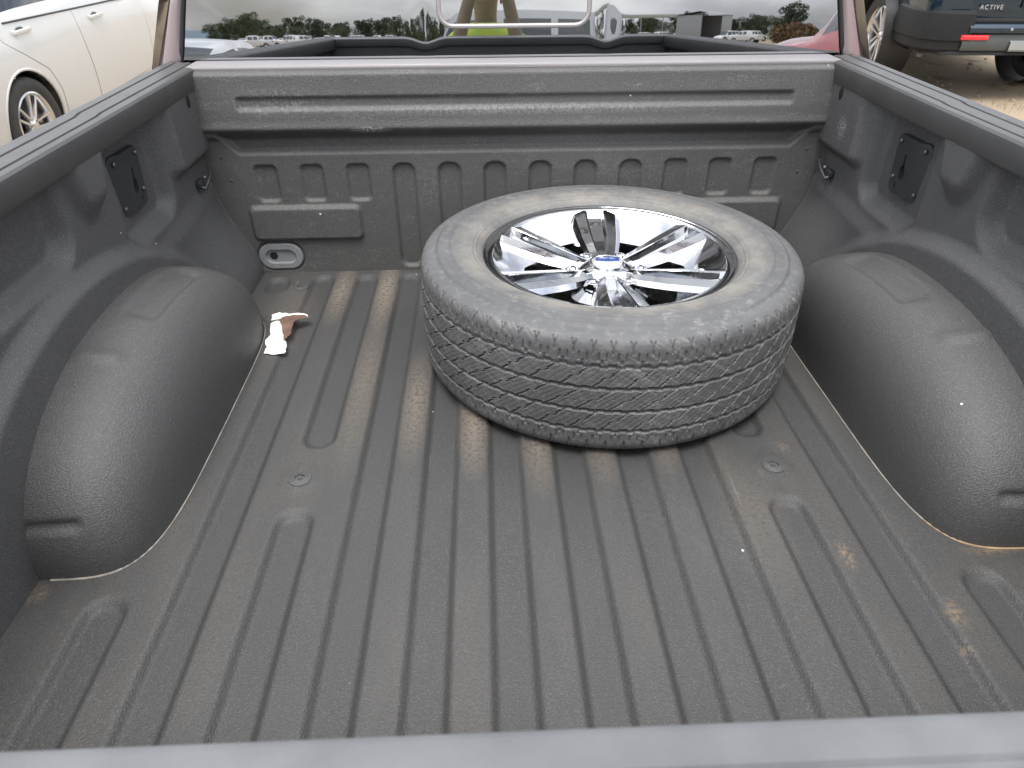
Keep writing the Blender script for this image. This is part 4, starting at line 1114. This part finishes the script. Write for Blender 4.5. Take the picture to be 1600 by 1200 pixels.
def bush():
    t = empty('brown_bush', mirrored(1240, 60, 110)); tag(t, 'brown dry bush below the dark single tree', 'bush')
    V = []; F = []; rg = np.random.default_rng(5)
    for _ in range(2200):
        d = rg.normal(size=3); d /= np.linalg.norm(d); p = d*rg.uniform(.5, 1)**.5*np.array([3.4, 1.8, 1.5])+np.array([0, 0, 1.2])
        if p[2] < 0: continue
        a, b = rg.normal(size=3)*.13, rg.normal(size=3)*.09; i = len(V); V += [p-a, p+b, p+a, p-b]; F.append((i, i+1, i+2, i+3))
    mesh_from('foliage', np.array(V), np.array(F), BROWNLEAF, t, False)
    tube('stem', [(0, 0, -.1), (.1, 0, .7), (.3, .1, 1.6)], [.09, .07, .03], BARK, t, 7)
bush()

# stones and dry tufts on the dirt
def clutter():
    rg = np.random.default_rng(11); V = []; F = []
    ico = bmesh.new(); bmesh.ops.create_icosphere(ico, subdivisions=1, radius=1); iv = np.array([v.co[:] for v in ico.verts]); fi = [[v.index for v in f.verts] for f in ico.faces]; ico.free()
    for _ in range(1500):
        x, y = rg.uniform(1.5, 9), rg.uniform(2.5, 14)
        if rg.random() < .35: x = -rg.uniform(1.5, 7)
        s_ = rg.gamma(2, .006)+.004; off = len(V)
        pv = iv*(1+.25*rg.normal(size=(len(iv), 1)))*np.array([s_*rg.uniform(.8, 1.5), s_, s_*.6])+np.array([x, y, .0])
        V += list(pv); F += [[a+off for a in f] for f in fi]
    o = mesh_from('gravel', np.array(V), np.array(F), PEBBLE, None, False); tag(o, 'loose pebbles scattered over the brown dirt ground', 'gravel', kind='stuff')
    V = []; F = []
    for cx, cy, n_ in ((3.35, 5.4, 90), (3.05, 5.0, 70), (4.9, 6.6, 60), (3.9, 4.6, 80), (5.6, 6.2, 60), (2.7, 4.2, 60), (-2.6, 4.2, 60)):
        for _ in range(n_):
            x, y = cx+rg.normal()*.14, cy+rg.normal()*.10; a = rg.uniform(0, 6.28); h = rg.uniform(.02, .09); wd = .003
            dx, dy = rg.normal()*.03, rg.normal()*.03; i = len(V)
            V += [(x-wd*math.cos(a), y-wd*math.sin(a), -.01), (x+wd*math.cos(a), y+wd*math.sin(a), -.01), (x+dx, y+dy, h)]; F.append((i, i+1, i+2))
    o = mesh_from('dry_grass', np.array(V), np.array(F), DRYGRASS, None, False); tag(o, 'sparse dry grass tufts on the dirt by the right rail', 'grass', kind='stuff')
clutter()

# ------------------------------------------------------------------ the photographer (seen mirrored in the cab window)
SKIN = simple('skin', (.42, .25, .17), .55, var=.05); KHAKI = simple('khaki_cloth', (.36, .31, .21), .85, var=.12, scale=20, bump=.3, bscale=200)
TROUSER = simple('dark_trousers', (.04, .045, .06), .85, var=.1); VEST = simple('hi_vis_vest', (.38, .50, .06), .7, var=.06); STRIPE = simple('reflective_tape', (.6, .6, .6), .35, var=.05)
HAIR = simple('hair', (.02, .016, .012), .6); SHOE = simple('boots', (.05, .035, .025), .6)
def person():
    fwd = Rm @ Vector((0, 0, -1)); rgt = Rm @ Vector((1, 0, 0)); upv = Rm @ Vector((0, 1, 0))
    PX, PY = Cw.x+.02, Cw.y-.50
    root = empty('person', (PX, PY, 0)); tag(root, 'person in lime hi-vis vest and khaki sleeves holding up a phone', 'person')
    pc = Cw-fwd*.016+rgt*.045            # phone centre, just behind the lens
    J = []; E = []; RD = []
    def j(p, r, par=None):
        J.append(Vector(p)); RD.append(r); 
        if par is not None: E.append((par, len(J)-1))
        return len(J)-1
    P = lambda x, y, z: (PX+x, PY+y, z)
    pel = j(P(0, 0, .98), .145); wa = j(P(0, .0, 1.14), .135, pel); ch = j(P(0, -.01, 1.34), .150, wa); nk0 = j(P(0, -.01, 1.47), .075, ch); nk = j(P(0, 0, 1.545), .056, nk0)
    hd = j(P(0, .02, 1.63), .088, nk); hd2 = j(P(0, .02, 1.71), .090, hd); hd3 = j(P(0, .01, 1.765), .060, hd2)
    ns = j(P(0, .112, 1.645), .014, hd)
    for s in (-1, 1):
        hip = j(P(s*.095, 0, .90), .095, pel); kn = j(P(s*.11, .02, .50), .060, hip); an = j(P(s*.12, -.01, .10), .043, kn); he = j(P(s*.12, .0, .05), .045, an); to = j(P(s*.13, .16, .035), .036, he)
        sh = j(P(s*.185, 0, 1.42), .068, ch); el = j(P(s*.20, .20, 1.30), .047, sh)
        grip = pc+rgt*(s*.066)-upv*.045-fwd*.012
        wr = j(grip-upv*.055-fwd*.03, .030, el); pm = j(grip-fwd*.018-upv*.012, .027, wr)
        for q, ln in ((0, .9), (1, 1.), (2, .95), (3, .78)):
            b0 = j(grip+upv*(.010+.0*q)-rgt*(s*(.030-.020*q))*1-fwd*.010, .009, pm)
            b1 = j(J[b0]+upv*.030*ln+fwd*.012, .0085, b0); j(J[b1]+upv*.018*ln+fwd*.016, .0075, b1)
        t0 = j(grip-rgt*(s*.036)-fwd*.018+upv*.006, .011, pm); j(J[t0]-rgt*(s*.020)+upv*.026-fwd*.002, .009, t0)
    me = bpy.data.meshes.new('body'); me.from_pydata([tuple(v-Vector((PX, PY, 0))) for v in J], E, [])
    tmp = bpy.data.objects.new('tmp_body', me); COL.objects.link(tmp)
    sk = tmp.modifiers.new('skin', 'SKIN'); sk.use_smooth_shade = True
    for i, v in enumerate(me.skin_vertices[0].data): v.radius = (RD[i]*(1.15 if i in (pel, wa, ch) else 1), RD[i]*(.78 if i in (pel, wa, ch) else 1)); v.use_root = (i == pel)
    ss = tmp.modifiers.new('sub', 'SUBSURF'); ss.levels = 2; ss.render_levels = 2
    dg = bpy.context.evaluated_depsgraph_get(); m2 = bpy.data.meshes.new_from_object(tmp.evaluated_get(dg)); bpy.data.objects.remove(tmp)
    m2.materials.clear()
    for m in (SKIN, KHAKI, TROUSER, SHOE): m2.materials.append(m)
    wrz = [pc+rgt*(s*.066)-upv*.085-Vector((PX, PY, 0)) for s in (-1, 1)]
    for p in m2.polygons:
        c = p.center
        if c.z < .09: p.material_index = 3
        elif c.z < .99: p.material_index = 2
        elif c.z > 1.64 and abs(c.x) < .13 and c.y < .16: p.material_index = 0
        elif min((c-w_).length for w_ in wrz) < .095 and c.z > 1.66: p.material_index = 0
        else: p.material_index = 1
        p.use_smooth = True
    body = link(bpy.data.objects.new('body', m2), root)
    # vest
    def ell(u, v):
        wv = np.interp(v, [.93, 1.14, 1.36, 1.47, 1.53], [.205, .200, .235, .225, .085]); dv = np.interp(v, [.93, 1.14, 1.36, 1.47, 1.53], [.150, .145, .160, .125, .080])
        return wv*np.cos(u), dv*np.sin(u)-.005, v
    ve = grid('hi_vis_vest', np.linspace(0, 2*PI, 49)[:-1], np.linspace(.93, 1.53, 28), ell, VEST, root, closeu=True)
    for z0 in (1.05, 1.22):
        grid('reflective_band', np.linspace(0, 2*PI, 49)[:-1], np.linspace(z0, z0+.05, 4), lambda u, v: (ell(u, v)[0]*1.012, ell(u, v)[1]*1.016, v), STRIPE, ve, closeu=True)
    # hair, ears, eyes
    grid('hair', np.linspace(0, 2*PI, 33)[:-1], np.linspace(.0, 1.0, 12), lambda u, v: (.096*np.cos(u)*np.sin(v*1.75), .004+.106*np.sin(u)*np.sin(v*1.75)-.012, 1.690+.118*np.cos(v*1.75)-.01*np.sin(u)*0), HAIR, root, closeu=True)
    for s in (-1, 1):
        lathe('ear', [(.0001, .008), (.014, .006), (.018, 0), (.012, -.006)], SKIN, root, 14, 'x', M=Matrix.Translation((s*.088, .01, 1.645)) @ Matrix.Diagonal((s, .8, 1.5, 1)))
        lathe('eye', [(.0001, .010), (.006, .008), (.010, 0)], HOLE, root, 12, M=Matrix.Translation((s*.033, .098, 1.668)) @ Matrix.Rotation(R(-90), 4, 'X'))
    ph = box('mobile_phone', (0, 0, 0), (.155, .074, .0085), BLACK, None, .004)
    tag(ph, 'black mobile phone held up in both hands by the person', 'phone')
    ph.matrix_world = Matrix.Translation(pc-fwd*.006) @ Rm.to_4x4()
    ln = lathe('camera_lens', [(.0001, .001), (.007, .001), (.008, 0)], HOLE, ph, 16, M=Matrix.Translation((.06, .018, -.0047)) @ Matrix.Rotation(PI, 4, 'X'))
person()
